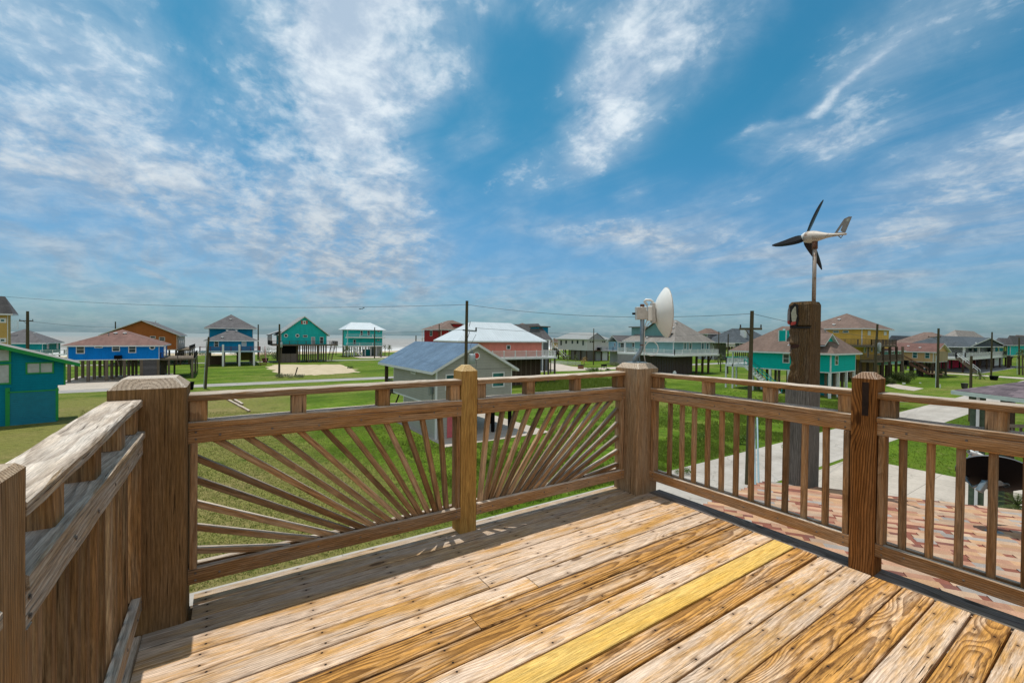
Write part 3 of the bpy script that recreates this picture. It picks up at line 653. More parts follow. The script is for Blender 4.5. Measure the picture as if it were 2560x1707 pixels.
# roof terrace rail
m_ = MB(); 
H.rail([(onp(22, 850, 1, H.y0+4).x, H.y0+4), (onp(45, 850, 1, H.y0+4).x, H.y0+4)], zpy(onp(40, 850, 1, H.y0+4).x, H.y0+4, 823), 2.1, M_white, sp=.25)
# 4 blue house
H = House('bright blue house with mauve hip roof standing on open dark pilings', (399, 950), 168, 418, 896.5, 862, S['blue'], -1, group=HG, depth=70.5)
H.walls(); zr = zpy(onp(304, 850, 1, H.y0+5).x, H.y0+5.5, 823.5); H.roof(RF['purple'], zr, 'x', ins=(8.6, 7.4), over=.55)
H.win('-y', 190, 863, 212, 884); H.win('-y', 236, 863.5, 257, 870, 'slim'); H.win('-y', 280, 863, 300, 878.5); H.win('-y', 321, 863, 340.5, 882); H.win('-y', 373, 861, 388, 876, 'round')
H.win('+x', 409, 862, 415, 891, 'door', M_glass)
H.piles(6, 4, M_pile, r=.17); zf = H.zf
sx = onp(349, 920, 1, H.y0).x; m_ = MB(); z = 0.
while z < zf-.3: m_.box((sx, H.y0+.05, z), (H.x1-.1, H.y0+2.6, z+.19)); z += .215
m_.build('storage_room', wood('grey_boards', (.13, .13, .14), (.10, .10, .11), (.05, .05, .05), freq=40, ringc=.2, bright=.4), H.root)
a = onp(288, 890, 1, H.y0); m_ = MB(); m_.box((a.x, H.y0-.95, zpy(a.x, H.y0, 897)), (a.x+.85, H.y0-.15, zpy(a.x, H.y0, 888))); m_.build('air_conditioner', M_black, H.root)
m_ = MB(); m_.beam((a.x+.4, H.y0-.9, H.zf), (a.x+.4, H.y0, H.zf-1.1), .1, .1); m_.build('bracket', M_pile, H.root)
H.deck(H.x1, H.x1+4.6, H.y0+.5, H.y1-.5, H.zf-.0, mat=M_pile); H.rail([(H.x1+.1, H.y0+.6), (H.x1+4.5, H.y0+.6), (H.x1+4.5, H.y1-.6)], H.zf, .95, M_dkrail)
H.piles(2, 2, x0=H.x1+1, x1=H.x1+4.4, y0=H.y0+.6, y1=H.y1-.8); H.stairs((H.x1+3.9, H.y1-1, H.zf), (H.x1+3.9, H.y1+4, 0), 1.1, 14, M_dkrail)
sheet('carport_slab', [(H.x0-1, H.y0-12), (H.x1+1, H.y0-12), (H.x1+1, H.y1), (H.x0-1, H.y1)], .02, M_slab)
BLUE = H
# 5 orange house
H = House('orange house with wide low gable behind the blue house', (443, 908), 258, 461, 873.5, 838, S['orange'], -1, group=HG, depth=104)
xa = onp(354, 800, 1, H.y0).x; zr = zpy(xa, H.y0, 801)
H.x0 = 2*xa-H.x1; H.walls(gables=[('y', zr-.1)]); H.roof(RF['grey'], zr+.12, 'y', ins=(0, 0), over=.7); H.win('-y', 375, 840, 389, 846, 'slim'); H.win('-y', 397.5, 842.5, 412.5, 852, 'sash')
m_ = MB(); m_.box((H.x1+.01, H.y0+.2, H.zf), (H.x1+.14, H.y1, H.ze-.1)); m_.build('side_wall', plain('pale_side', (.48, .37, .31), .6), H.root)
for p in (448, 453, 457): H.win('+x', p, 850, p+2.4, 858, 'slim', val=H.x1+.14)
H.piles(5, 4, M_encl, r=.2); H.deck(H.x1, H.x1+2.6, H.y0-1, H.y1+1, H.zf, mat=M_pile); H.piles(2, 4, M_encl, x0=H.x1+.5, x1=H.x1+2.4, r=.13)
H.rail([(H.x1+2.4, H.y0-.8), (H.x1+2.4, H.y1+1)], H.zf, .9, M_dkrail, sp=.4)
# 6 dark blue two-level house
H = House('lagoon blue two-storey house with maroon railings and white front posts', (636, 914), 520.4, 641, 876, 850.5, S['dkblue'], -1, group=HG, depth=106)
xm = (H.x0+H.x1)/2; H.y1 = H.y0+7; zu = zpy(xm, H.y1, 819.7); H.walls(); zl = zpy(xm, H.y0+4.3, 825.5)
H.roof(RF['grey'], zl, 'x', ins=(5.0, 5.0), over=.9, name='lower_roof', y1=H.y0+8)
H.walls(y0=H.y0+6, y1=H.y0+16, z0=H.zf, z1=zu, name='upper_wall'); zt = zpy(xm, H.y0+11, 786)
H.roof(RF['grey'], zt, 'x', ins=(None, None), y0=H.y0+6, y1=H.y0+16, ze=zu, over=1., name='upper_roof')
H.win('-y', 535, 853, 547, 867, 'sash', M_glass); H.win('-y', 604, 853, 616, 865, 'sash', M_blind)
dx0 = onp(499, 870, 1, H.y0-3).x; dx1 = onp(651, 870, 1, H.y0-3).x; H.deck(dx0, dx1, H.y0-3, H.y0, H.zf, .3, plain('pale_blue_beam', (.22, .36, .42), .6))
H.rail([(dx0, H.y0), (dx0, H.y0-2.9), (dx1, H.y0-2.9), (dx1, H.y0)], H.zf, 1., M_redrail, sp=.16)
for p in (557.5, 598.5, 635): x = onp(p, 890, 1, H.y0-3).x; H.box('porch_post', (x-.2, H.y0-3.2, -.1), (x+.2, H.y0-2.8, H.zf+(1.5 if p < 620 else -.3)), M_white)
x = onp(523, 890, 1, H.y0-1).x; H.box('porch_post', (x-.3, H.y0-1.2, -.1), (x+.1, H.y0-.8, H.zf-.3), M_pile)
H.piles(4, 3, M_pile, r=.18, y0=H.y0+.2, y1=H.y0+15)
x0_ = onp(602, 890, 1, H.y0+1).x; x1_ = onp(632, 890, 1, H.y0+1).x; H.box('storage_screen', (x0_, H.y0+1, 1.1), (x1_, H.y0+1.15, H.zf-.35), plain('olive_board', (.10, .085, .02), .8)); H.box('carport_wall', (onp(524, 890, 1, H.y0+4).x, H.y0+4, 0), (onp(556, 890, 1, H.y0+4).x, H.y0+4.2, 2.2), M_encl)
H.stairs((dx1+.7, H.y0+3.2, H.zf), (dx1+.7, H.y0-1.6, 0), 1.3, 14, M_redrail)
# 7 turquoise gable house
H = House('turquoise house with steep white gable, porthole windows and red shutters', (702, 905), 684, 817, 862, 836, S['turq'], 1, group=HG, depth=116)
xa = (H.x0+H.x1)/2; H.y1 = H.y0+11; zr = zpy(xa, H.y0, 791.5); H.walls(gables=[('y', zr-.1)]); H.roof(RF['gmetal'], zr+.15, 'y', ins=(0, 0), over=.7, th=.25)
for p, q in ((715, 839), (743.5, 839)): H.win('-y', p-5, q-5, p+5, q+5, 'round')
H.win('-y', 757.5, 837.5, 768.5, 843, 'slim'); H.win('-y', 778, 842, 787.5, 861, 'door', plain('grey_door', (.3, .33, .34), .5)); H.win('-y', 799.5, 842, 808.5, 859, 'sash'); H.win('-y', 757, 801.5, 765, 810.5, 'slim', M_glass, .3)
for p in (753, 765.5): a = onp(p, 806, 1, H.y0); b = onp(p+3.2, 806, 1, H.y0); H.box('shutter', (a.x, H.y0-.08, onp(p, 810, 1, H.y0).z), (b.x, H.y0-.01, onp(p, 801.5, 1, H.y0).z), plain('red_shutter', (.5, .06, .04), .6))
px0 = onp(679, 840, 1, H.y0).x; H.deck(px0, H.x1+2.6, H.y0-1.9, H.y0, H.zf+.1, .3, M_pile); H.deck(px0, H.x0, H.y0, H.y1, H.zf+.1, .3, M_pile)
H.rail([(px0, H.y1), (px0, H.y0-1.8), (H.x1+2.5, H.y0-1.8), (H.x1+2.5, H.y0+5)], H.zf+.1, .95, M_dkrail, sp=.3)
m_ = MB(); m_.roofface([(px0-.6, H.y0, H.ze-.1), (H.x0+.2, H.y0, H.ze+1.1), (H.x0+.2, H.y1, H.ze+1.1), (px0-.6, H.y1, H.ze-.1)]); m_.add([(px0-.6, H.y0, H.ze-.3), (H.x0+.2, H.y0, H.ze+.9), (H.x0+.2, H.y1, H.ze+.9), (px0-.6, H.y1, H.ze-.3)], [(0, 1, 2, 3)]); m_.build('porch_roof', RF['gmetal'], H.root)
for j in range(4): y = H.y0+.2+j*(H.y1-H.y0-.4)/3; H.box('porch_post', (px0-.1, y-.1, H.zf), (px0+.1, y+.1, H.ze), M_pile)
H.piles(6, 4, M_pile, r=.17, skip=((0, 0), (1, 0)))
bx = onp(743, 880, 1, H.y0).x; H.box('storage_room', (H.x0, H.y0+.1, 0), (bx, H.y0+4, 2.35), wood('storage_boards', (.20, .17, .16), (.17, .14, .13), (.07, .05, .05), freq=30, ringc=.2)); H.box('opening_shade', (H.x0+.3, H.y0+.2, 2.35), (bx-.3, H.y0+3.9, H.zf-.3), M_black)  # solid black box painted as the shade inside the opening above the room
for f in (.3, .6): H.box('storage_post', (H.x0+(bx-H.x0)*f-.08, H.y0+.02, 0), (H.x0+(bx-H.x0)*f+.08, H.y0+.1, 2.35), M_pile)
H.box('storage_post', (bx-.15, H.y0, 0), (bx+.15, H.y0+.3, H.zf-.1), M_pile); H.box('storage_post', (H.x0, H.y0, 0), (H.x0+.3, H.y0+.09, H.zf-.1), M_pile)
H.stairs((H.x1+1.8, H.y0, H.zf), (H.x1+1.8, H.y0+5, 0), 1., 14, M_pile)
# 8 three-level turquoise house
H = House('three-level turquoise house with white metal roof and two balconies', (869, 889), 858, 956, 864, 823, S['turq2'], 1, group=HG, depth=153)
H.walls(); H.y1 = H.y1; zr = zpy(H.x0+6, H.y0+5, 806.5); H.roof(RF['white'], zr, 'x', ins=(3.2, 4.2), over=1.1, y1=H.y0+9)
zm = zpy(H.x0, H.y0, 842.5)
for z in (H.zf, zm): H.deck(H.x0-.8, H.x1+.3, H.y0-2.2, H.y0, z, .3); H.rail([(H.x0-.8, H.y0-2.1), (H.x1+.3, H.y0-2.1)], z, 1., M_white, sp=.3, post=4.)
H.deck(H.x0-2.8, H.x0-.8, H.y0-2.2, H.y0+5, H.zf, .3)
for p in (904, 921.5): H.win('-y', p-3, 827, p+3, 839, 'sash')
H.win('-y', 883, 849, 889.5, 861, 'sash'); H.win('-y', 943, 826, 950, 830, 'slim'); H.win('-y', 943, 849, 949, 852.5, 'slim')
H.piles(7, 3, M_white, r=.17); H.box('garage_wall', (onp(935, 880, 1, H.y0).x, H.y0+.1, 0), (H.x1, H.y0+6, H.zf-.3), plain('grey_garage', (.30, .32, .32), .6)); H.box('storage_room', (onp(914, 880, 1, H.y0+1).x, H.y0+1, 0), (onp(926, 880, 1, H.y0+1).x, H.y0+4, 2.4), S['dteal'])
H.stairs((H.x0+1.3, H.y0-2.4, H.zf-1), (H.x0+4.5, H.y0-2.4, 0), 1., 12, M_white)
# 9 red house
H = House('dark red house with brown hip roof and small dormer beyond the white roof', (1102.6, 905), 1060.5, 1190, 864, 822.5, S['red'], 1, group=HG, depth=132)
H.walls(z0=0); zr = zpy(H.x0+7, H.y0+6, 801); H.roof(RF['brown'], zr, 'y', ins=(5.5, 6), over=.9)
H.win('-x', 1075, 825, 1081, 840, 'sash'); H.win('-y', 1122, 824, 1131, 834, 'sash'); H.win('-y', 1136, 824, 1146, 834, 'sash')
a = onp(1134, 820, 1, H.y0+.6).x; H.walls(x0=a, x1=a+3, y0=H.y0+.6, y1=H.y0+4, z0=H.ze, z1=H.ze+1.6, name='dormer', corner=False); H.box('dormer_roof', (a-.3, H.y0+.3, H.ze+1.6), (a+3.3, H.y0+4, H.ze+1.78), RF['brown'])
H.box('balcony', (H.x0-.2, H.y1, H.ze-3.1), (H.x0+3, H.y1+2.2, H.ze-2.8), M_white); H.box('balcony_post', (H.x0, H.y1+1.9, 0), (H.x0+.2, H.y1+2.1, H.ze), M_white)
# 10 pink house, white roof
H = House('pink house under a big white metal hip roof behind the grey house', (1150, 990), 1096, 1355.6, 893, 853, S['pink'], 1, group=HG, depth=62)
H.zf = zpy(H.x1, H.y0, 891); H.ze = zpy(H.x1, H.y0, 852); H.walls(); ym = (H.y0+H.y1)/2; zr = zpy(onp(1240, 806, 1, ym).x, ym, 806.5)
o, r0, r1, zb = H.roof(RF['white'], zr, 'x', ins=(4.2, None), over=.6)
H.win('-y', 1266, 862.5, 1276, 874, 'slim', M_glass)
H.deck(onp(1231, 880, 1, H.y0-1.6).x, H.x1+.2, H.y0-1.7, H.y0, H.zf, .28); ddx = onp(1378, 880, 1, H.y0+2).x
H.deck(H.x1+.2, H.x1+1.8, H.y0-1.7, H.y1-3, H.zf, .28); H.rail([(onp(1231, 880, 1, H.y0-1.6).x, H.y0-1.6), (H.x1+1.7, H.y0-1.6), (H.x1+1.7, H.y1-3)], H.zf, .95, M_white, sp=.16, cap=True)
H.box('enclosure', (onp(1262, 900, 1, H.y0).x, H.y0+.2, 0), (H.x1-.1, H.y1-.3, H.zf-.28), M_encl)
m_ = MB()
for i in range(9): x = H.x1-.2-i*.95; m_.box((x-.06, H.y0+.12, 0), (x+.06, H.y0+.2, H.zf-.3))
m_.build('batten', M_pile, H.root); H.piles(2, 2, x0=H.x1+.2, x1=H.x1+1.7, y0=H.y0-1.4, y1=H.y0+1.5, r=.11)
m_ = MB(); m_.tube([(r0[0], r0[1], r0[2]+.1), (r0[0]-1.5, H.y0+1.5, H.ze+1.2), (r0[0]-3.8, H.y0-.5, H.ze-.1)], .04, 5); m_.build('service_cable', M_wire, H.root)
# 11 near grey house
H = House('grey clapboard house with blue-grey gable roof and red octagon vent', (1088.7, 1099.5), 985, 1281, 1013, 928, S['grey'], 1, group=HG)
H.zf = 2.5; H.ze = 5.0
xa = (H.x0+H.x1)/2; zr = zpy(xa, H.y0, 862); H.walls(gables=[('y', zr-.12)])
H.roof(RF['blue'], zr+.1, 'y', ins=(0, 0), overs=(.45, .45, .35, 3.3), over=.45, th=.2)
H.walls(y1=H.y0+6.7, x1=H.x0+2.9, z0=0, z1=2.5, name='lower_wall'); 
a = onp(1102, 1060, 1, H.y0); H.box('pink_door', (H.x0+.9, H.y0-.05, .05), (H.x0+2.75, H.y0+.02, 2.15), plain('pink_panel', (.55, .12, .14), .6))
H.win('-x', 1028, 920, 1040, 934.5, 'slim', M_blind, .1)
H.win('-y', 1113, 935, 1143, 975.5, 'sash', M_gltint); H.win('-y', 1229.5, 930, 1260.5, 967.5, 'sash', M_gltint)
c = onp(1191, 889, 1, H.y0); m_ = MB(); m_.lathe([(0, .30), (.05, .30), (.05, .22), (.02, .22)], c, (0, -1, 0), 8, ref=Vector((math.cos(R(22.5)), 0, math.sin(R(22.5))))); v_ = m_.build('octagon_vent', M_white, H.root)
m_ = MB(); m_.lathe([(.03, .225), (.035, .001)], c, (0, -1, 0), 8, ref=Vector((math.cos(R(22.5)), 0, math.sin(R(22.5))))); m_.build('vent_panel', plain('red_panel', (.55, .05, .04), .6), v_)
m_ = MB(); cx_, cy_ = H.x0-.05, onp(1082, 990, 0, H.x0).y; m_.tube([(cx_, cy_, 3.7), (cx_-.02, cy_, 2.0)], .03, 6); m_.tube([(cx_, cy_+.2, 3.9), (cx_, cy_+.7, 3.6), (cx_, cy_+.6, 3.1), (cx_, cy_+.1, 3.3)], .015, 5); m_.box((cx_-.12, cy_-.15, 3.3), (cx_+.02, cy_+.15, 3.75)); m_.build('meter_conduit', M_galv, H.root)
H.piles(3, 4, M_black, x0=H.x0+3.2, r=.11); H.piles(2, 2, M_encl, y0=H.y1+2.2, y1=H.y1+2.6, r=.11, zt=H.ze); H.deck(H.x0, H.x1, H.y1, H.y1+2.6, 2.5, .25, M_encl)
H.rail([(H.x0+.1, H.y1), (H.x0+.1, H.y1+2.5), (H.x1, H.y1+2.5)], 2.5, .9, M_dkrail)
m_ = MB(); 
for yy in (H.y1+.1, H.y1+2.3): m_.beam((H.x0+.2, yy, 1.3), (H.x0+.2, yy-1.1, 2.4), .1, .1); m_.beam((H.x0+.2, H.y1+2.3, 0), (H.x0+.2, H.y1+2.3, 2.3), .14, .14)
m_.build('brace', M_encl, H.root)
sheet('house_slab', [(H.x0-.3, H.y0-2.3), (H.x1+2.2, H.y0-2.3), (H.x1+2.2, H.y1), (H.x0-.3, H.y1)], .02, M_slab)
GREY = H
# 12 dark roofs beyond the white roof
H = House('dark grey house with steep roof and blue dormer behind the white roof', (1357, 930), 1262, 1372, 875, 848, S['greyd'], 1, group=HG, depth=98)
H.walls(z0=0); ym = (H.y0+H.y1)/2; zr = zpy(H.x0+2, ym, 810); H.roof(RF['grey'], zr, 'y', ins=(3.4, 2), over=.6)
a = onp(1347, 835, 0, H.x0+.3); H.box('dormer', (H.x0+.4, a.y, H.ze), (H.x0+3, a.y+3.2, H.ze+2.8), S['dkblue']); H.box('dormer_roof', (H.x0, a.y-.4, H.ze+2.8), (H.x0+3.4, a.y+3.6, H.ze+3.), RF['brown'])
H = House('brown-roofed house showing only its peak behind the dark grey house', (1318, 930), 1282, 1330, 870, 818, S['stone'], 1, group=HG, depth=150)
H.walls(z0=0); H.roof(RF['brown'], H.ze+1.6, 'x', over=.8)
# 13 white house with stairs
H = House('white house with row of small windows, side stairs and garage below', (1467, 901), 1395, 1522.6, 875.4, 847, S['white'], 1, group=HG, depth=140)
H.walls(); zr = zpy(H.x0+3, H.y0+6, 830.5)
H.roof(RF['gmetal'], zr, 'y', ins=(4.6, 1.5), over=.8)
xg = onp(1492, 840, 1, H.y0).x; m_ = MB(); gx0, gx1 = onp(1473, 845, 1, H.y0-.9).x, onp(1512, 845, 1, H.y0-.9).x; zg = zpy((gx0+gx1)/2, H.y0-.9, 832); ym = H.y0+6
m_.roofface([(gx0, H.y0-.9, H.ze), ((gx0+gx1)/2, H.y0-.9, zg), ((gx0+gx1)/2, ym, zg), (gx0, ym, H.ze)]); m_.roofface([(gx1, H.y0-.9, H.ze), ((gx0+gx1)/2, H.y0-.9, zg), ((gx0+gx1)/2, ym, zg), (gx1, ym, H.ze)]); m_.build('gable_roof', RF['gmetal'], H.root)
m_ = MB(); m_.add([(gx0+.3, H.y0-.8, H.ze-.1), (gx1-.3, H.y0-.8, H.ze-.1), ((gx0+gx1)/2, H.y0-.8, zg-.15)], [(0, 1, 2)]); m_.build('gable', S['greyw'], H.root)
for p, q in ((1401, 12), (1413.5, 8), (1429, 8), (1442, 8), (1456, 12)): H.win('-x', p, 851, p+3.8, 851+q, 'sash', frame=M_dkrail)
for p in (1475, 1480, 1505.5, 1510, 1514.5): H.win('-y', p, 852.5, p+2.6, 856, 'slim', frame=M_dkrail)
H.piles(4, 6, M_encl, r=.16); H.deck(H.x0-.1, H.x0+2.5, H.y1, H.y1+3, H.zf+.5, .3); H.box('porch_roof_post', (H.x0, H.y1+2.7, 0), (H.x0+.2, H.y1+2.9, H.ze), M_white)
H.stairs((H.x0-.7, H.y1+.8, H.zf+.6), (H.x0-.7, H.y1-5.8, 0), 1.3, 15, M_pile, M_white)
a = onp(1489, 890, 1, H.y0+.2).x; b = onp(1502, 890, 1, H.y0+.2).x; c = onp(1505.5, 890, 1, H.y0+.2).x; d = onp(1518, 890, 1, H.y0+.2).x
H.box('garage_wall', (onp(1468, 890, 1, H.y0+.3).x, H.y0+.3, 0), (H.x1, H.y0+8, H.zf-.2), plain('brown_grey_wall', (.16, .15, .145), .7)); H.box('garage_door', (a, H.y0+.15, 0), (b, H.y0+.3, H.zf-.5), plain('grey_garage_door', (.30, .32, .32), .5)); H.box('garage_door', (c, H.y0+.1, 0), (d, H.y0+.3, H.zf-.3), M_white); H.box('door_canopy', (a-.8, H.y0-1.2, H.zf-.25), (c+3.6, H.y0+.2, H.zf+.0), plain('brown_awning', (.16, .09, .06), .7)); H.box('air_conditioner', (a+.3, H.y0-1, H.zf+.02), (a+1.7, H.y0-.1, H.zf+.85), M_black)
# 14 light blue house
H = House('light blue house with grey gable roof between white house and sage house', (1545, 905), 1521, 1640, 876, 854, S['ltblue'], 1, group=HG, depth=124)
H.walls(z0=H.zf); zr = zpy(H.x0+2, H.y0+6, 838); H.roof(RF['grey'], zr, 'x', ins=(0, 2), over=.5); H.win('-y', 1551, 857, 1560, 869, 'sash'); H.win('-y', 1580, 857, 1586, 867, 'sash'); H.win('-x', 1535.5, 857, 1539, 867, 'sash')
H.box('garage_wall', (H.x0+.3, H.y0+.3, 0), (H.x1-.3, H.y1-.3, H.zf-.2), S['greyw']); H.deck(H.x0-3, H.x0, H.y0-1, H.y1, H.zf, .3, S['greyw']); H.rail([(H.x0-2.9, H.y1), (H.x0-2.9, H.y0-.9), (H.x0+5, H.y0-.9)], H.zf, 1., plain('grey_rail', (.3, .33, .36), .6), sp=.3)
# 15 sage house
H = House('large sage green house with pale grey hip roof and long white balcony', (1684, 945), 1586, 1775, 883, 853, S['sage'], 1, group=HG, depth=90)
H.walls(); ym = (H.y0+H.y1)/2
zr = zpy(onp(1690, 801, 1, H.y0+5.5).x, H.y0+5.5, 801)
H.roof(RF['lgrey'], zr, 'y', ins=(4.8, 6), over=.75, overs=(.75, .75, .75, 3))
# cross gable and shed dormer to the left
gy = onp(1632, 830, 0, H.x0+1.).y; zt = onp(1640, 806, 0, H.x0+1.).z; g0, g1 = gy-4.2, gy+2.6; m_ = MB(); xg = H.x0+1.; xr = (H.x0+H.x1)/2
zb = onp(1640, 830, 0, xg).z; m_.add([(xg, g0, zb), (xg, g1, zb), (xg, (g0+g1)/2, zt)], [(0, 1, 2)]); m_.box((xg+.02, g0, zb-1.2), (xr, g1, zb+.01)); m_.build('cross_gable', S['sage'], H.root)
m_ = MB(); mg = (g0+g1)/2
m_.roofface([(xg-.6, g0-.5, zb-.25), (xg-.6, mg, zt+.15), (xr, mg, zt+.15), (xr, g0-.5, zb-.25)]); m_.roofface([(xg-.6, g1+.5, zb-.25), (xg-.6, mg, zt+.15), (xr, mg, zt+.15), (xr, g1+.5, zb-.25)]); m_.build('gable_roof', RF['lgrey'], H.root)
sy = onp(1590, 825, 0, H.x0+1.5).y; H.box('dormer', (H.x0+1.6, sy-2, H.ze+.2), (xr, sy+1.4, onp(1592, 818.5, 0, H.x0+1.5).z), S['sage']); z_ = onp(1592, 818.5, 0, H.x0+1.5).z; H.box('dormer_roof', (H.x0+1, sy-2.2, z_), (xr, sy+1.8, z_+.2), RF['lgrey'])
for a, b in ((1709, 1716), (1722, 1729.5), (1753, 1760), (1765.5, 1772)): H.win('-y', a, 856, b, 874, 'slim', M_gltint, .12)
zd = H.zf-.25; dxr = onp(1798, 880, 1, H.y0-1.8).x
H.deck(H.x0-2.2, dxr, H.y0-1.9, H.y1+3, zd, .35); H.rail([(H.x0-2.1, H.y1+3), (H.x0-2.1, H.y0-1.8), (dxr-.1, H.y0-1.8), (dxr-.1, H.y1)], zd, 1., M_white, sp=.16, cap=True, post=2.6)
H.box('porch_post', (H.x0-.1, H.y1+2.6, zd), (H.x0+.15, H.y1+2.85, H.ze-.2), M_white)
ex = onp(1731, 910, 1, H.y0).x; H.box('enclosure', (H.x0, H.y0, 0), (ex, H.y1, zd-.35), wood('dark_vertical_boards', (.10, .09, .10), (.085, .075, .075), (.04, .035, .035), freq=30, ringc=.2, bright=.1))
m_ = MB(); n = 14
for i in range(n): x = H.x0+(ex-H.x0)*(i+.5)/n; m_.box((x-.05, H.y0-.06, 0), (x+.05, H.y0-.005, zd-.4))
for i in range(16): y = H.y0+(H.y1-H.y0)*(i+.5)/16; m_.box((H.x0-.06, y-.05, 0), (H.x0-.005, y+.05, zd-.4))
m_.build('batten', M_encl, H.root); H.piles(3, 3, M_encl, x0=ex+.8, x1=dxr-1.5, y0=H.y0-.5, r=.18)
H.box('carport_screen', (ex, H.y0+6, 1.8), (dxr-1.2, H.y0+6.2, zd-.35), M_encl)
m_ = MB(); m_.beam((dxr-1.8, H.y0-.3, 1.9), (dxr-.2, H.y0-.3, zd-.3), .16, .16); m_.beam((ex+2.7, H.y0-.3, 1.9), (ex+4.4, H.y0-.3, zd-.3), .16, .16); m_.build('brace', M_encl, H.root)
m_ = MB()
for p, q in ((1690, 806), (1683, 820), (1617, 833), (1644, 833)): pass
SAGE = H
# 16 brown roofed two-tier house
H = House('grey two-tier house with brown hip roofs beyond the sage house', (1768, 905), 1744, 1797, 862, 834, S['greyw'], 1, group=HG, depth=160)
H.walls(z0=0); H.roof(RF['brown'], zpy(H.x0+3, H.y0+4, 821), 'x', over=1.); x2 = onp(1819, 850, 1, H.y0-2).x
H.walls(x0=H.x0+1, x1=x2-1, y0=H.y0-2, y1=H.y1, z0=0, z1=zpy(H.x0, H.y0, 851), name='lower_wall'); H.roof(RF['brown'], zpy(H.x0, H.y0, 842), 'x', x0=H.x0+2, x1=x2-1, y0=H.y0-2, ze=zpy(H.x0, H.y0, 851), over=1., name='lower_roof')
for p in (1770, 1783, 1795, 1803, 1810): H.win('-y', p-1.5, 856, p+1.5, 864, 'slim', val=H.y0-2)
# 17 slate roofed house with white chimney
H = House('house with flared slate roof and white chimney behind the crossarm pole', (1850, 900), 1838, 1925, 873, 856, S['greyd'], 1, group=HG, depth=150)
H.walls(); xc = onp(1891, 823, 1, H.y0+6).x; zr = zpy(xc, H.y0+6, 823); H.roof(RF['slate'], zr, 'x', ins=(7, 4), over=1.4, y1=H.y0+12); H.piles(6, 3, M_encl)
a = onp(1861, 830, 1, H.y0+1); H.box('chimney', (a.x, H.y0+1, H.ze), (a.x+1.5, H.y0+2.5, zpy(a.x, H.y0+1, 822.5)), M_white)
# 18 aqua house on the right
H = House('aqua house with brown hip roof, small gable dormer and white posts', (2075.5, 996), 1880, 2140, 930.7, 882.5, S['aqua'], 1, group=HG)
H.walls(); ym = (H.y0+H.y1)/2; xm = (H.x0+H.x1)/2
zr = zpy(*onp(1975, 814, 0, xm).xy, 815.5)
H.roof(RF['brown'], zr, 'y', ins=(3.6, 5.5), over=.6, overs=(.6, .6, .6, 3.2))
H.win('-x', 1957, 884.5, 1974, 907.5, 'sash', M_glass); H.win('-y', 2087, 889, 2094.8, 912.6, 'sash', M_glass)
gx0, gx1 = onp(2056, 857, 1, H.y0+.9).x, onp(2088, 857, 1, H.y0+.9).x; zb = zpy((gx0+gx1)/2, H.y0+.9, 857); zt = zpy((gx0+gx1)/2, H.y0+.9, 836)
m_ = MB(); m_.add([(gx0, H.y0+.9, zb-.3), (gx1, H.y0+.9, zb-.3), ((gx0+gx1)/2, H.y0+.9, zt), (gx0, H.y0+5, zb-.3), (gx1, H.y0+5, zb-.3), ((gx0+gx1)/2, H.y0+5, zt)], [(0, 1, 2), (5, 4, 3), (0, 3, 4, 1)]); m_.build('dormer', S['aqua'], H.root)
m_ = MB(); c_ = (gx0+gx1)/2
for q in (gx0-.25, gx1+.25):
    a, b = Vector((q, H.y0+.5, zb-.25)), Vector((c_, H.y0+.5, zt+.15)); a2, b2 = a+Vector((0, 4.5, 0)), b+Vector((0, 4.5, 0)); m_.roofface([a, b, b2, a2]); e = Vector((0, 0, -.18)); m_.add([a, b, b+e, a+e], [(0, 1, 2, 3)], 1); m_.add([a+e, b+e, b2+e, a2+e], [(0, 1, 2, 3)], 1)
m_.build('dormer_roof', [RF['brown'], M_trim], H.root)
a = onp(1956, 850, 0, H.x0+1.3); m_ = MB(); ztc = zpy(a.x, a.y, 826); m_.box((a.x, a.y-.5, H.ze), (a.x+.9, a.y+.5, ztc)); m_.build('chimney', S['aqua'], H.root)
m_ = MB()
for (dx, dy) in ((0, -.5), (0, .5), (.9, -.5)): m_.box((a.x+dx-.06, a.y+dy-.06, H.ze), (a.x+dx+.06, a.y+dy+.06, ztc-.02))
m_.cyl((a.x+.45, a.y, ztc), (a.x+.45, a.y, ztc+.25), .15); m_.build('chimney_trim', M_trim, H.root)
yf = onp(1813, 910, 0, H.x0).y; ye = H.y1+2.9; H.deck(H.x0, H.x1-2, H.y1, yf, H.zf+.35, .4); H.rail([(H.x0+.1, H.y1+.1), (H.x0+.1, yf-.1), (H.x1-2, yf-.1)], H.zf+.35, 1., M_white, topm=M_tealrail, sp=.14)
for y in (H.y1+.3, ye): H.box('porch_post', (H.x0+.0, y-.1, -.1), (H.x0+.2, y+.1, H.ze-.1), M_white)
H.box('porch_post', (H.x0, yf-.2, -.1), (H.x0+.2, yf, H.zf), M_white); H.box('porch_post', (H.x0+3, yf-.2, -.1), (H.x0+3.2, yf, H.zf), M_white)
H.piles(4, 5, M_white, r=.13); H.piles(3, 4, M_pile, x0=H.x0+1.5, x1=H.x1-1, y0=H.y0+1, r=.13)
H.stairs((H.x0-.6, H.y1+.5, H.zf+.3), (H.x0-.6, H.y1-4.3, 0), 1., 13, M_white, M_tealrail)
H.box('storage_room', (H.x1-5.2, H.y0+1.5, 0), (H.x1-3.4, H.y0+5, H.zf-.15), S['dteal']); H.box('storage_room', (H.x1-2.9, H.y0+1.3, 0), (H.x1-1.6, H.y0+5, H.zf-.15), S['greyw'])
AQ = H
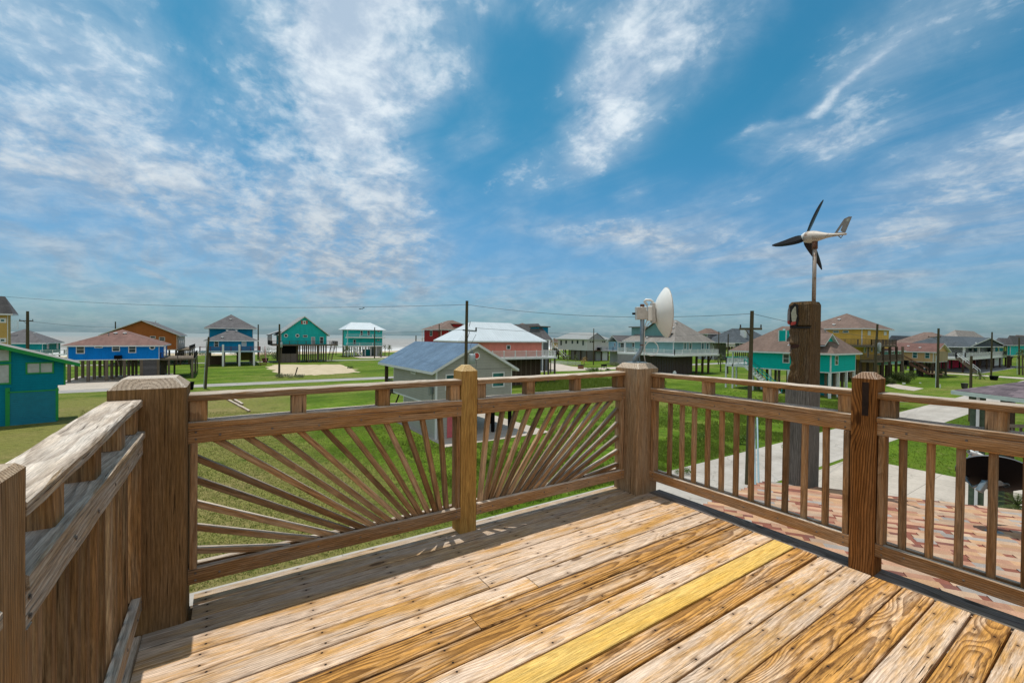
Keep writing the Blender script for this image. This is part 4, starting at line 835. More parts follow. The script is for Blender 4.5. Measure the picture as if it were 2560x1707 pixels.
# 19 yellow house
H = House('big yellow house with brown hip roof and two dark timber balconies', (2155, 945), 2010, 2222, 862, 819.7, S['yellow'], 1, group=HG, depth=79)
zu = H.zf; zl = zpy(H.x0, H.y0, 900); H.walls(z0=zu-.3); H.walls(z0=zl, z1=zu-.3, x0=H.x0+1.5, name='lower_wall', corner=False); ym = (H.y0+H.y1)/2
zr = zpy(*onp(2101, 784, 0, (H.x0+H.x1)/2).xy, 784); H.roof(RF['brown'], zr, 'y', ins=(6.4, 6), over=.7)
for a in (2048, 2083.5, 2108): H.win('-x', a-1, 826, a+14, 832, 'slim', M_gltint)
H.win('-y', 2169, 827, 2176, 838, 'sash', M_trim); H.win('-y', 2209, 828, 2216, 838, 'sash', M_trim); 
xr = onp(2239, 860, 1, H.y0-2.).x; H.deck(H.x0-2.5, xr, H.y0-2.2, H.y1, zu, .35, M_pile); H.rail([(H.x0-2.4, H.y1), (H.x0-2.4, H.y0-2.1), (xr-.1, H.y0-2.1), (xr-.1, H.y1)], zu, 1., plain('brown_rail', (.11, .085, .07), .7), sp=.2)
H.deck(H.x0-.5, H.x1+.3, H.y0-2.2, H.y0, zl, .35, M_pile); H.rail([(H.x0-.4, H.y0), (H.x0-.4, H.y0-2.1), (H.x1+.2, H.y0-2.1)], zl, 1., M_pile, sp=.09)
for i in range(5):
    x = H.x0-.3+(H.x1-H.x0+.4)*i/4; H.box('porch_post', (x-.18, H.y0-2.3, -.1), (x+.18, H.y0-1.95, zu-.3), M_encl if i < 4 else M_pile)
H.win('-y', 2160, 866, 2165, 882, 'door', M_glass); H.win('-y', 2192, 868, 2199, 884, 'slim', plain('white_panel', (.55, .65, .7), .5)); H.win('-y', 2176, 866, 2182, 880, 'round', M_encl)
H.piles(5, 4, M_encl, r=.17, zt=zl); H.box('lower_room', (H.x1-5, H.y0+1, 0), (H.x1-1.5, H.y0+5, zl-.3), S['peach'])
m_ = MB(); H.win('-y', 2168, 864, 2172, 893, 'door', M_encl)
# 20 mint and peach houses
H = House('mint green low house with brown roof beside the yellow house', (2205, 960), 2150, 2256, 911, 876, S['mint'], 1, group=HG, depth=84)
H.walls(); H.roof(RF['redbr'], zpy(H.x0+4, H.y0+5, 858), 'x', ins=(4, 4), over=.5); H.piles(5, 3, M_encl); H.win('-y', 2229, 878.5, 2234.5, 890, 'sash'); H.win('-y', 2247, 879, 2251, 889, 'sash')
H.box('air_conditioner', (H.x1-.9, H.y0-1.1, H.zf-.35), (H.x1+.1, H.y0-.2, H.zf+.6), M_black)
H = House('peach house with red-brown roof and outdoor timber stairs', (2335, 941), 2256, 2369, 905, 879, S['peach'], 1, group=HG, depth=91)
H.walls(gables=[('y', H.ze+1.6)]); H.roof(RF['redbr'], H.ze+1.75, 'y', ins=(0, 0), over=.5, overs=(.5, .5, .6, 3.)); H.win('-x', 2281, 880, 2294, 895, 'sash', M_gltint); H.win('-x', 2312, 880.5, 2325, 896, 'sash', M_gltint)
H.box('stone_wall', (H.x0+.05, H.y0-.12, H.zf+.05), (H.x1-.05, H.y0-.02, H.ze), S['stone']); H.piles(3, 4, M_encl, r=.17)
H.stairs((H.x0-.9, H.y1-.3, H.zf+.3), (H.x0-.9, H.y0+.6, .9), 1., 12, plain('brown_stairs', (.13, .06, .04), .7)); H.box('stair_landing', (H.x0-1.5, H.y0-1.6, .7), (H.x0+.1, H.y0+.7, .85), plain('landing_boards', (.14, .07, .045), .7))
# 21 rose house
H = House('rose red house with brown roof and pink dormer left of the white porch house', (2372, 928), 2352, 2440, 930, 866, S['rose'], 1, group=HG, depth=122)
H.walls(z0=0); zr = zpy(H.x0+6, H.y0+6, 829); H.roof(RF['brown'], zr, 'y', ins=(8, 6), over=.8, y1=H.y0+14); H.walls(x0=H.x0+.6, x1=H.x0+3.4, y0=H.y0+.5, y1=H.y0+4, z0=H.ze-.1, z1=H.ze+2.0, name='dormer', corner=False)
H.win('-y', 2375, 847, 2383, 860, 'sash', val=H.y0+.5); H.box('dormer_roof', (H.x0+.3, H.y0+.2, H.ze+2.0), (H.x0+3.7, H.y0+4.5, H.ze+2.2), RF['brown']); H.deck(H.x0-.5, H.x1, H.y0-1.6, H.y0, zpy(H.x0, H.y0, 886), .4)
H = House('far house with pale metal roof rising behind the rose red house', (2390, 915), 2362, 2455, 866, 842, S['greyw'], 1, group=HG, depth=170)
H.walls(z0=0); H.roof(RF['lgrey'], zpy(H.x0+6, H.y0+6, 825), 'x', ins=(7, 7), over=.8)
# 22 white porch house
H = House('grey house with long white porch, dark gable roof and white stairs', (2411, 928), 2395, 2531, 893, 866, S['greyw'], 1, group=HG, depth=106)
H.y1 = H.y0+11; zp = H.y0+3.2; H.walls(y0=zp); xg = (H.x0+H.x1)/2; zg = zpy(xg, H.y0, 847)
H.roof(RF['slate'], zg+.6, 'x', ins=(5, 5), over=.7)
m_ = MB(); ga, gb = onp(2424, 862, 1, H.y0-.2).x, onp(2512, 862, 1, H.y0-.2).x; gm = (ga+gb)/2; zz = zpy(gm, H.y0, 844); m_.add([(ga, H.y0-.1, H.ze+.2), (gb, H.y0-.1, H.ze+.2), (gm, H.y0-.1, zz-.15)], [(0, 1, 2)]); m_.build('gable', RF['slate'], H.root)
m_ = MB()
for q in (ga-.6, gb+.6): a, b = Vector((q, H.y0-.5, H.ze+.1)), Vector((gm, H.y0-.5, zz)); m_.roofface([a, b, b+Vector((0, 6, 0)), a+Vector((0, 6, 0))]); e = Vector((0, 0, -.25)); m_.add([a, b, b+e, a+e], [(0, 1, 2, 3)], 1)
m_.build('gable_roof', [RF['slate'], M_trim], H.root)
for p in (2413, 2449, 2487, 2525): x = onp(p, 880, 1, H.y0).x; H.box('porch_column', (x-.2, H.y0+.0, H.zf), (x+.2, H.y0+.4, H.ze), M_white)
H.deck(H.x0-.3, H.x1+.3, H.y0-.3, zp, H.zf, .75); H.deck(H.x0-2.6, H.x0-.3, H.y0+1, zp+1, H.zf, .5); H.rail([(H.x0-2.5, zp), (H.x0-2.5, H.y0+.9), (H.x0, H.y0-.2), (H.x1+.2, H.y0-.2)], H.zf, 1., M_white, sp=.2, post=3.4, cap=True, pw=.12)
for a, b in ((2420, 2430), (2433, 2443), (2488, 2495), (2498, 2508)): H.win('-y', a, 869, b, 880, 'slim', M_glass, val=zp)
H.win('-y', 2455, 868, 2467, 884, 'door', M_blind, val=zp); H.piles(8, 3, M_encl, r=.17); H.box('garage_wall', (onp(2481, 905, 1, H.y0+3).x, H.y0+3, 0), (onp(2507, 905, 1, H.y0+3).x, H.y0+8, H.zf-.75), S['greyw']); H.box('garage_door', (onp(2483.5, 905, 1, H.y0+2.9).x, H.y0+2.9, 0), (onp(2500, 905, 1, H.y0+2.9).x, H.y0+3, 2.3), M_white)
H.stairs((H.x0-1.9, H.y0+.8, H.zf), (H.x0-2.6, H.y0-3., 0), 1.3, 14, M_pile, M_white)
sheet('carport_slab', [(H.x0-1, H.y0-3), (H.x1+1, H.y0-3), (H.x1+1, H.y1), (H.x0-1, H.y1)], .025, M_dark)
# 23 far right and skyline houses
def far(label, near, l, r, zf, ze, zr, wm, rm, depth, ridge='x', ins=(None, None), stilt=True):
    H = House(label, (near, 900), l, r, zf, ze, wm, 1, group=HG, depth=depth); H.walls(z0=None if stilt else 0); H.roof(rm, zpy((H.x0+H.x1)/2, (H.y0+H.y1)/2, zr), ridge, ins=ins, over=.7)
    if stilt: H.piles(4, 2, M_encl, r=.18)
    return H
far('turquoise house with charcoal roof at the right edge beyond the porch house', 2527, 2518, 2640, 888, 862, 842, S['turq'], RF['grey'], 128)
far('small house with black hip roof right of the yellow house', 2232, 2222, 2290, 872, 859, 839.5, S['greyd'], RF['slate'], 140)
far('far house with low tan roof left of the crossarm pole', 2300, 2291, 2345, 866, 852, 845, S['stone'], RF['brown'], 230)
far('far house with terracotta roof above the peach house', 2322, 2312, 2345, 865, 857, 849.5, S['peach'], shingle('terracotta', (.34, .16, .10), (.38, .19, .12)), 260)
far('far pale roofed house just right of the black hip roof', 2262, 2252, 2292, 862, 852, 842, S['white'], RF['lgrey'], 250)
far('far grey roofed house between white porch house and right edge', 2500, 2490, 2535, 866, 855, 845, S['greyw'], RF['grey'], 210)
far('far brown roofed house at the right edge above the turquoise house', 2548, 2530, 2620, 866, 852, 839.5, S['greyd'], RF['brown'], 200)
far('distant cream cottage left of the white house stairs', 1384, 1380, 1396, 868, 855, 845, S['peach'], RF['brown'], 190)
far('distant grey roof between brown two-tier house and slate house', 1822, 1818, 1842, 862, 856, 850, S['greyw'], RF['slate'], 330)
far('distant low roof just left of the aqua house chimney', 1815, 1808, 1838, 866, 860, 855, S['white'], RF['lgrey'], 300)

# 24 neighbouring roofed landing on posts, lower right
def pavilion():
    zc = 5.45; c = onp(2381, 975, 2, zc); dv = (onp(2560, 996, 2, zc)-c); dv.z = 0; L = 8.; dv.normalize()
    nrm = Vector((-dv.y, dv.x, 0));
    if nrm.dot(c-EYE) < 0: nrm = -nrm
    T = thing('roofed_landing', 'plum shingled hip roof on tall posts at the right edge', 'shelter', (c.x, c.y, 0))
    B = c+dv*L; D = c+nrm*5.6; E_ = B+nrm*5.6; r0 = c+dv*2.8+nrm*2.8; r0.z = zc+1.05; r1 = B-dv*2.8+nrm*2.8; r1.z = zc+1.05
    mb = MB()
    for f in ((c, B, r1, r0), (D, c, r0), (E_, D, r0, r1), (B, E_, r1)): mb.roofface(f)
    mb.build('roof', RF['dkpurple'], T)
    g = MB(); lw = Vector((0, 0, -.09))
    for p, q in ((c, B), (c, D), (D, E_), (B, E_)): g.beam(p+lw, q+lw, .13, .15)
    g.build('gutter', plain('pale_green_gutter', (.38, .46, .42), .5), T)
    u_ = MB(); u_.add([c-Vector((0, 0, .16)), B-Vector((0, 0, .16)), E_-Vector((0, 0, .16)), D-Vector((0, 0, .16))], [(0, 1, 2, 3)]); u_.build('soffit', M_encl, T)
    def pst(px, off, w, m_, nm='post'):
        d = ray(px, 1000); # vertical line at column px at inward offset
        n0 = (c+nrm*off); t = (n0-EYE).dot(nrm)/Vector((d.x, d.y, 0)).dot(nrm); p = EYE+d*t
        b = MB(); b.box((p.x-w, p.y-w, -.1), (p.x+w, p.y+w, zc-.12)); b.build(nm, m_, T)
    mg = plain('green_painted_post', (.07, .10, .065), .7, var=.3, sc=6.)
    pst(2434, .35, .085, mg); pst(2445.5, .3, .045, M_white, 'downpipe'); pst(2457, .5, .08, mg); pst(2510, 1.2, .09, mg); pst(2528, .9, .10, M_encl)
    b = MB(); p = onp(2515, 1064, 2, 4.4); q = p+dv*3+Vector((0, 0, .55)); b.beam(p, q, .10, .12)
    for i in range(14): s_ = p.lerp(q, i/13); b.beam(s_, s_-Vector((0, 0, .95)), .11, .02, up=dv)
    b.build('screen_rail', M_pile, T)
pavilion()

# ------------------------------------------------------------------ deck and railings
def Z(z): return DZ+z
YB = [-.586+.1562*k for k in range(-32, 6)]+[.3135]
def build_deck():
    D = thing('wooden_deck', 'weathered plank deck with stained boards in the foreground', 'deck', (-1.8, -2.5, DZ))
    YB2 = sorted(YB); groups = {'g': MB(), 'm': MB(), 'd': MB()}; y = MB()
    for a, b in zip(YB2[:-1], YB2[1:]):
        if b-a < .05: continue
        mid = (a+b)/2
        x0, x1 = -3.783+(0 if a < .0 else .2), .168
        if a > .0: x0 = -3.58
        if mid > .33: continue
        if a < -5.5: continue
        g0 = (.0035, .005, .0075)[rs.randint(3)]; ya, yb = a+g0, b-g0
        if b > .2: yb = b+.0
        x1j = x1+(rs.rand()-.5)*.006
        if abs(mid+1.287) < .03: key = y
        elif mid > -.15: key = groups['g']
        elif mid < -1.4: key = groups['d'] if rs.rand() < .65 else groups['m']
        else: key = groups['d'] if rs.rand() < .22 else groups['m']
        segs = [(x0, x1j)]
        if rs.rand() < .3: c = -3.783+.5+.5*int(rs.rand()*6); segs = [(x0, c-.002), (c+.002, x1j)]
        if abs(mid+.52) < .03 or abs(mid+.36) < .03: segs = [(x0, -2.05), (-2.045, x1j)] if mid < -.4 else [(x0, x1j)]
        if key is y: segs = [(x0, x1j)]
        for (p, q) in segs:
            rnd = rs.rand(3); zj = (rs.rand()-.5)*.003
            key.beam((p, (ya+yb)/2, Z(-.019)+zj), (q, (ya+yb)/2, Z(-.019)+zj), yb-ya, .038, ch=.004, seg=12, jit=.0007, rnd=rnd, u0=p)
    groups['m'].build('deck_boards', M_deck, D); b_ = groups['g'].build('deck_boards', M_deck_gy, D); b_['label'] = 'greyer boards along the far edge'
    b_ = groups['d'].build('deck_boards', M_deck_dk, D); b_['label'] = 'dark stained boards'
    b_ = y.build('deck_board', M_yel, D); b_['label'] = 'new yellow pine board'
    m_ = MB(); m_.beam((.274, .0, Z(-.026)), (.274, -6, Z(-.026)), .172, .045, ch=.008, seg=30, jit=.0015); b_ = m_.build('edge_plank', M_dkplank, D); b_['label'] = 'blackened edge plank'
    m_ = MB(); m_.beam((.174, -.02, Z(-.045)), (.174, -6, Z(-.045)), .012, .05); m_.build('edge_strip', M_deck, D)
    m_ = MB(); m_.beam((-3.82, .0, Z(-.02)), (-3.82, -6, Z(-.02)), .068, .06, ch=.005, seg=20, jit=.001); m_.build('edge_plank', M_grey, D)
    j = MB()
    for yy in (.25, -5.4): j.box((-3.84, yy-.02, Z(-.27)), (.28, yy+.02, Z(-.042)))
    for k in range(9): x = -3.7+k*.48; j.box((x-.02, -5.4, Z(-.25)), (x+.02, .23, Z(-.042)))
    j.box((.30, -5.4, Z(-.27)), (.345, .2, Z(-.06))); j.box((-3.9, -5.4, Z(-.27)), (-3.865, 0, Z(-.02)))
    j.build('joists', M_pile, D)
    for (x, yv) in ((-3.7, -5.2), (.1, -5.2), (-1.8, -5.2)):
        m_ = MB(); m_.box((x-.14, yv-.14, -.1), (x+.14, yv+.14, Z(-.27))); m_.build('support_post', M_pile, D)
build_deck()
def post(label, x0, y0, x1, y1, z1, mat, ch=.008, top=.03, z0=-.3, seg=10, jit=.002, name='deck_post', extra=None, rnd=None):
    P = thing(name, label, 'post', ((x0+x1)/2, (y0+y1)/2, Z(z0)))
    m_ = MB(); m_.post(x0, y0, x1, y1, Z(z0), Z(z1), ch, top, seg=seg, jit=jit, rnd=rnd); m_.build('timber', mat, P); return P
G = 'posts of the deck railing'
P1 = post('massive square post at the left corner of the deck, with chamfered top', -3.925, .0187, -3.6026, .335, 1.325, M_post, .012, .05, z0=-5.9, seg=30, jit=.003, rnd=(.45, .1, .3))
PC = post('massive square post at the far corner, carrying the white antenna dish', 0, 0, .311, .311, 1.31, M_pc, .012, .05, z0=-5.9, seg=30, jit=.003, rnd=(.3, .2, .6))
PM = post('newer honey coloured post between the two sunburst panels', -1.872, .1724, -1.726, .3185, 1.335, M_new, .005, .045, rnd=(.5, .5, .5))
P3 = post('brown post with cathedral grain and a notch in the right railing', .179, -1.8413, .34, -1.698, 1.35, M_post2, .01, .04, rnd=(.5, .05, .5))
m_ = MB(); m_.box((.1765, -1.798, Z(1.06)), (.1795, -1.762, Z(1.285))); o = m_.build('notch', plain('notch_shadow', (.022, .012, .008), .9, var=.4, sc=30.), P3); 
P0 = post('weathered brown post at the lower left edge of the picture', -3.92, -1.745, -3.781, -1.60, 1.30, M_p0, .004, .012, rnd=(.4, .0, .4))
P5 = post('brown post of the right railing outside the right edge', .179, -3.70, .34, -3.56, 1.35, M_post2, .01, .04)
P6 = post('left rear post of the deck behind the viewer', -3.92, -5.4, -3.78, -5.26, 1.3, M_post, .008, .04)

def bolt(mb, p, n, r=.006):
    n = Vector(n); mb.lathe([(0, r), (.002, r), (.003, .0005)], Vector(p), n, 8)
def railing(name, label, A, B, inner, slats, blocks, stiles, mats=(M_rail, M_rail, M_slat), group='railing sections of the deck'):
    # A, B: rail ends on the deck-side face (x, y); inner = unit vector pointing to the deck side
    A = Vector((A[0], A[1], 0)); B = Vector((B[0], B[1], 0)); n = Vector((*inner, 0)); d = (B-A).normalized(); L = (B-A).length
    T = thing(name, label, 'railing', (A+B)/2+Vector((0, 0, Z(.1))), group)
    def bar(nm, z0, z1, o0, o1, mat, ch=.005, seg=None, jit=.0015, a=A, b=B):
        c = -(o0+o1)/2; m_ = MB(); m_.beam(a+n*c+Vector((0, 0, Z((z0+z1)/2))), b+n*c+Vector((0, 0, Z((z0+z1)/2))), abs(o1-o0), z1-z0, ch=ch, seg=seg or max(6, int(L/.09)), jit=jit); return m_.build(nm, mat, T)
    bar('cap_rail', 1.1805, 1.22, -.003, .142, mats[0], .006, jit=.0028); bar('middle_rail', 1.0235, 1.061, -.010, .130, mats[1], .005, jit=.002)
    bar('front_board', .937, 1.022, .0, .038, mats[1]); bar('back_board', .937, 1.0225, .078, .116, mats[1]); bar('bottom_board', .126, .215, .0, .038, mats[1]); bar('bottom_back_board', .126, .214, .078, .116, mats[1])
    nl = MB(); outn = n
    for z in (.96, 1.0, .15, .19):
        for e in (.035, L-.035): bolt(nl, A+d*e+Vector((0, 0, Z(z)))+n*.0005, n)
    for i in range(int(L/.27)):
        for z in (.98, .17): bolt(nl, A+d*(.15+i*.27)+Vector((0, 0, Z(z)+(rs.rand()-.5)*.02))+n*.0005, n, .0065)
    nl.build('nail_heads', M_dkplank, T)
    for t in blocks:
        m_ = MB(); c = A+d*t-n*.06; h = .043; vv = c; m_.beam(vv+Vector((0, 0, Z(1.0615))), vv+Vector((0, 0, Z(1.180))), .086, .086, up=n, ch=.005, seg=2); m_.build('spacer_block', M_rail, T)
    for (t0, z0, t1, z1) in slats:
        m_ = MB(); p = A+d*t0-n*.0585+Vector((0, 0, Z(z0))); q = A+d*t1-n*.0585+Vector((0, 0, Z(z1))); m_.beam(p, q, .036, .038, up=n, ch=.003, seg=10, jit=.0012); m_.build('baluster', mats[2], T)
    for t in stiles:
        m_ = MB(); p = A+d*t-n*.0585; m_.beam(p+Vector((0, 0, Z(.20))), p+Vector((0, 0, Z(.937))), .036, .0385, up=n, ch=.003, seg=6, jit=.001); m_.build('end_baluster', M_rail, T)
        m_ = MB(); p = A+d*t-n*.0195; m_.beam(p+Vector((0, 0, Z(.2155))), p+Vector((0, 0, Z(.9365))), .036, .038, up=n, ch=.003, seg=6, jit=.001); m_.build('end_baluster', M_rail, T)
    return T
YA = .168
def zz(p, ox, oy, s): return onp(ox+p[0]/s, oy+p[1]/s, 1, YA+.04)
LP = [((1625, 435), (1665, 990)), ((1515, 445), (1625, 1000)), ((1405, 455), (1590, 1000)), ((1290, 465), (1545, 1010)), ((1165, 475), (1500, 1025)), ((1040, 490), (1465, 1030)), ((900, 503), (1420, 1040)), ((750, 515), (1370, 1055)), ((590, 530), (1310, 1070)), ((410, 545), (1255, 1080)), ((220, 565), (1190, 1095)), ((80, 672), (1120, 1110)), ((78, 812), (1040, 1130)), ((78, 962), (920, 1155)), ((78, 1110), (790, 1185)), ((78, 1256), (590, 1240))]
RP = [((310, 400), (258, 940)), ((398, 392), (292, 935)), ((485, 385), (325, 925)), ((565, 375), (362, 915)), ((645, 368), (398, 912)), ((722, 360), (437, 902)), ((797, 352), (480, 893)), ((872, 343), (523, 885)), ((940, 336), (562, 873)), ((1008, 330), (600, 865)), ((1075, 322), (645, 853)), ((1120, 372), (700, 842)), ((1120, 458), (745, 832)), ((1120, 545), (795, 820)), ((1120, 630), (835, 812)), ((1120, 714), (955, 783))]
def slats(lst, ox, oy, ax0, lo, hi):
    out = []
    for a, b in lst:
        p, q = zz(a, ox, oy, 2.529), zz(b, ox, oy, 2.529); d = q-p; L = d.length; d.normalize()
        if p.z > Z(.88): p = p-d*.045                 # run up behind the front board
        else: p = p-d*.02
        q = q+d*min(.075, .05/max(abs(d.z), .12)*1)
        p.x = min(max(p.x, lo), hi); q.x = min(max(q.x, lo), hi)
        out.append((p.x-ax0, min(p.z-DZ, 1.0), q.x-ax0, max(q.z-DZ, .135)))
    return out
railing('sunburst_railing', 'larger sunburst panel with slats fanning from lower right, left of the new post', (-3.6026, YA), (-1.872, YA), (0, -1), slats(LP, 460, 880, -3.6026, -3.585, -1.89), [.045, .573, 1.124, 1.685], [.024, 1.7066])
railing('sunburst_railing', 'smaller sunburst panel with slats fanning from lower left, right of the new post', (-1.726, YA), (0, YA), (0, -1), slats(RP, 1100, 880, -1.726, -1.70, -.015), [.045, .545, 1.094, 1.68], [1.70])
XB = .195
bal = [t for t in (.19, .325, .457, .595, .726, .857, .988, 1.123, 1.255, 1.389, 1.529)]
railing('baluster_railing', 'right railing with upright balusters between the dish post and the notched post', (XB, 0), (XB, -1.698), (-1, 0), [(t, 1.0, t, .13) for t in bal], [.045, .592, 1.132, 1.652], [.024, 1.672])
railing('baluster_railing', 'nearest right railing with upright balusters, running out at the right edge', (XB, -1.8413), (XB, -3.56), (-1, 0), [(t-.1+.0, 1.0, t-.1, .13) for t in [.223+.132*k for k in range(13)]], [.045, .53, 1.08, 1.66], [.024, 1.69])
XC = -3.785
railing('baluster_railing', 'left railing with bleached grey cap rail running towards the viewer', (XC, .0187), (XC, -1.60), (1, 0), [(t, 1.0, t, .13) for t in [.14+.122*k for k in range(12)]], [.045, .40, .86, 1.30], [.02, 1.60-.02], (M_grey, M_grey, M_slat))
railing('baluster_railing', 'left railing continuing behind the viewer past the brown post', (XC, -1.745), (XC, -5.26), (1, 0), [(t, 1.0, t, .13) for t in [.12*k+.1 for k in range(28)]], [.045, .6, 1.2, 1.8, 2.4, 3.0], [.02], (M_grey, M_grey, M_slat))

# ------------------------------------------------------------------ lower shingled roof beside the deck
def lower_roof():
    def pt(px, py, dep): return atd(px, py, dep/1.)
    C1 = at(1905, 1204, 5.38); C2 = at(2560, 1279, 5.38); e1 = (C2-C1).normalized()
    e2n = Vector((e1.y, -e1.x, 0)); e2n = -e2n if e2n.dot(_f) > 0 else e2n; e2n = (e2n+Vector((0, 0, .095))).normalized()
    nrm = e1.cross(e2n).normalized()
    if nrm.z < 0: nrm = -nrm
    d_ = ray(1759, 1261); D1 = EYE+d_*((C1-EYE).dot(nrm)/d_.dot(nrm)); e2 = D1-C1
    if e2n.dot(e2) < 0: e2n = -e2n
    sk = e2.dot(e1)/e2.dot(e2n)
    T = thing('shingle_roof', 'lower roof of brick-red and tan shingles beside the deck', 'roof', (C1.x, C1.y, C1.z))
    mb = MB(); row = .108; nrow = 54; Lr = 9.
    pal = [(.33, .17, .115), (.40, .235, .155), (.37, .26, .19), (.22, .085, .06), (.42, .255, .15), (.29, .26, .24), (.36, .20, .135), (.42, .29, .20), (.17, .075, .06)]
    rnds = []
    def P(a, b, h): return C1+e1*a+e2n*b+nrm*h
    for i in range(nrow):
        b0 = i*row; a = b0*sk; end = Lr
        if P(2, b0, 0).z > 9: break
        while a < end:
            small = rs.rand() < .36; w = (.05+rs.rand()*.06) if small else (.13+rs.rand()*.17); a2 = min(a+w, end); lift = .010+(.007 if not small else 0)
            k = (rs.choice([3, 8, 3])) if small else rs.choice([0, 1, 1, 2, 4, 4, 5, 6, 7, 7]); jl = (rs.rand()-.5)*.006
            p = [P(a, b0-.004+jl, lift), P(a2, b0-.004+jl, lift), P(a2, b0+row+.01, .0), P(a, b0+row+.01, .0)]
            q0 = P(a, b0-.004+jl, -.004); q1 = P(a2, b0-.004+jl, -.004)
            if min(q_.x for q_ in p) < .366 or max(q_.z for q_ in p) > DZ-.015: a = a2; continue
            cc = np.array(pal[k])*(.85+.3*rs.rand())
            mb.add([*p], [(0, 1, 2, 3)], 0, None, cc); mb.add([p[0]+nrm*.0, p[1], q1, q0], [(0, 1, 2, 3)], 0, None, cc*.35); mb.add([P(a, b0-.016+jl, .0012), P(a2, b0-.016+jl, .0012), P(a2, b0-.003+jl, .0014), P(a, b0-.003+jl, .0014)], [(0, 1, 2, 3)], 0, None, (.05, .03, .025)); a = a2  # butt edges darkened, and a dark strip painted below as the course's shadow
    s = NT('shingle_tabs'); c = s.attr('rnd'); n = s.noise(s.pos(), 160., 3., .7); n2 = s.noise(s.pos(), 9., 3.)
    c = s.scale(c, s.sm(n, .2, .8, .75, 1.25)); c = s.scale(c, s.sm(n2, .2, .8, .88, 1.12)); M_t = s.out(c, .95, bump=n, bs=.5, bd=.003, spec=.1)
    o = mb.build('shingles', M_t, T)
    if o.data.polygons[0].normal.z < 0: o.data.flip_normals()
    u = MB(); t_ = .03; Q = [P(.0, 0, -.006), P(Lr, 0, -.006), P(Lr, nrow*row, -.006), P(nrow*row*sk, nrow*row, -.006)]
    def clip(Q, f):
        o_ = []
        for i_ in range(len(Q)):
            a_, b_ = Q[i_], Q[(i_+1) % len(Q)]; fa, fb = f(a_), f(b_)
            if fa >= 0: o_.append(a_)
            if fa*fb < 0: o_.append(a_.lerp(b_, fa/(fa-fb)))
        return o_
    Q = clip(clip(Q, lambda q_: q_.x-.366), lambda q_: DZ-.02-q_.z)
    print('roof z near deck', [tuple(round(k_, 2) for k_ in q_) for q_ in Q]); lo = [q-nrm*.14 for q in Q]; k_ = len(Q)
    u.add(Q+lo, [tuple(range(k_)), tuple(range(k_, 2*k_))[::-1]]+[(i_, k_+i_, k_+(i_+1) % k_, (i_+1) % k_) for i_ in range(k_)]); u.build('roof_deck', plain('fascia_tan', (.33, .26, .2), .7), T)
    w = MB(); c0 = P(3.4, 1.9, 0); w.box((c0.x-1.4, c0.y-1.2, 0), (c0.x+2.2, c0.y+.9, c0.z-.25)); w.build('wall', S['peach'], T)
    return C1, e1, e2n, nrm, P
C1, e1r, e2r, nrmr, PR = lower_roof()

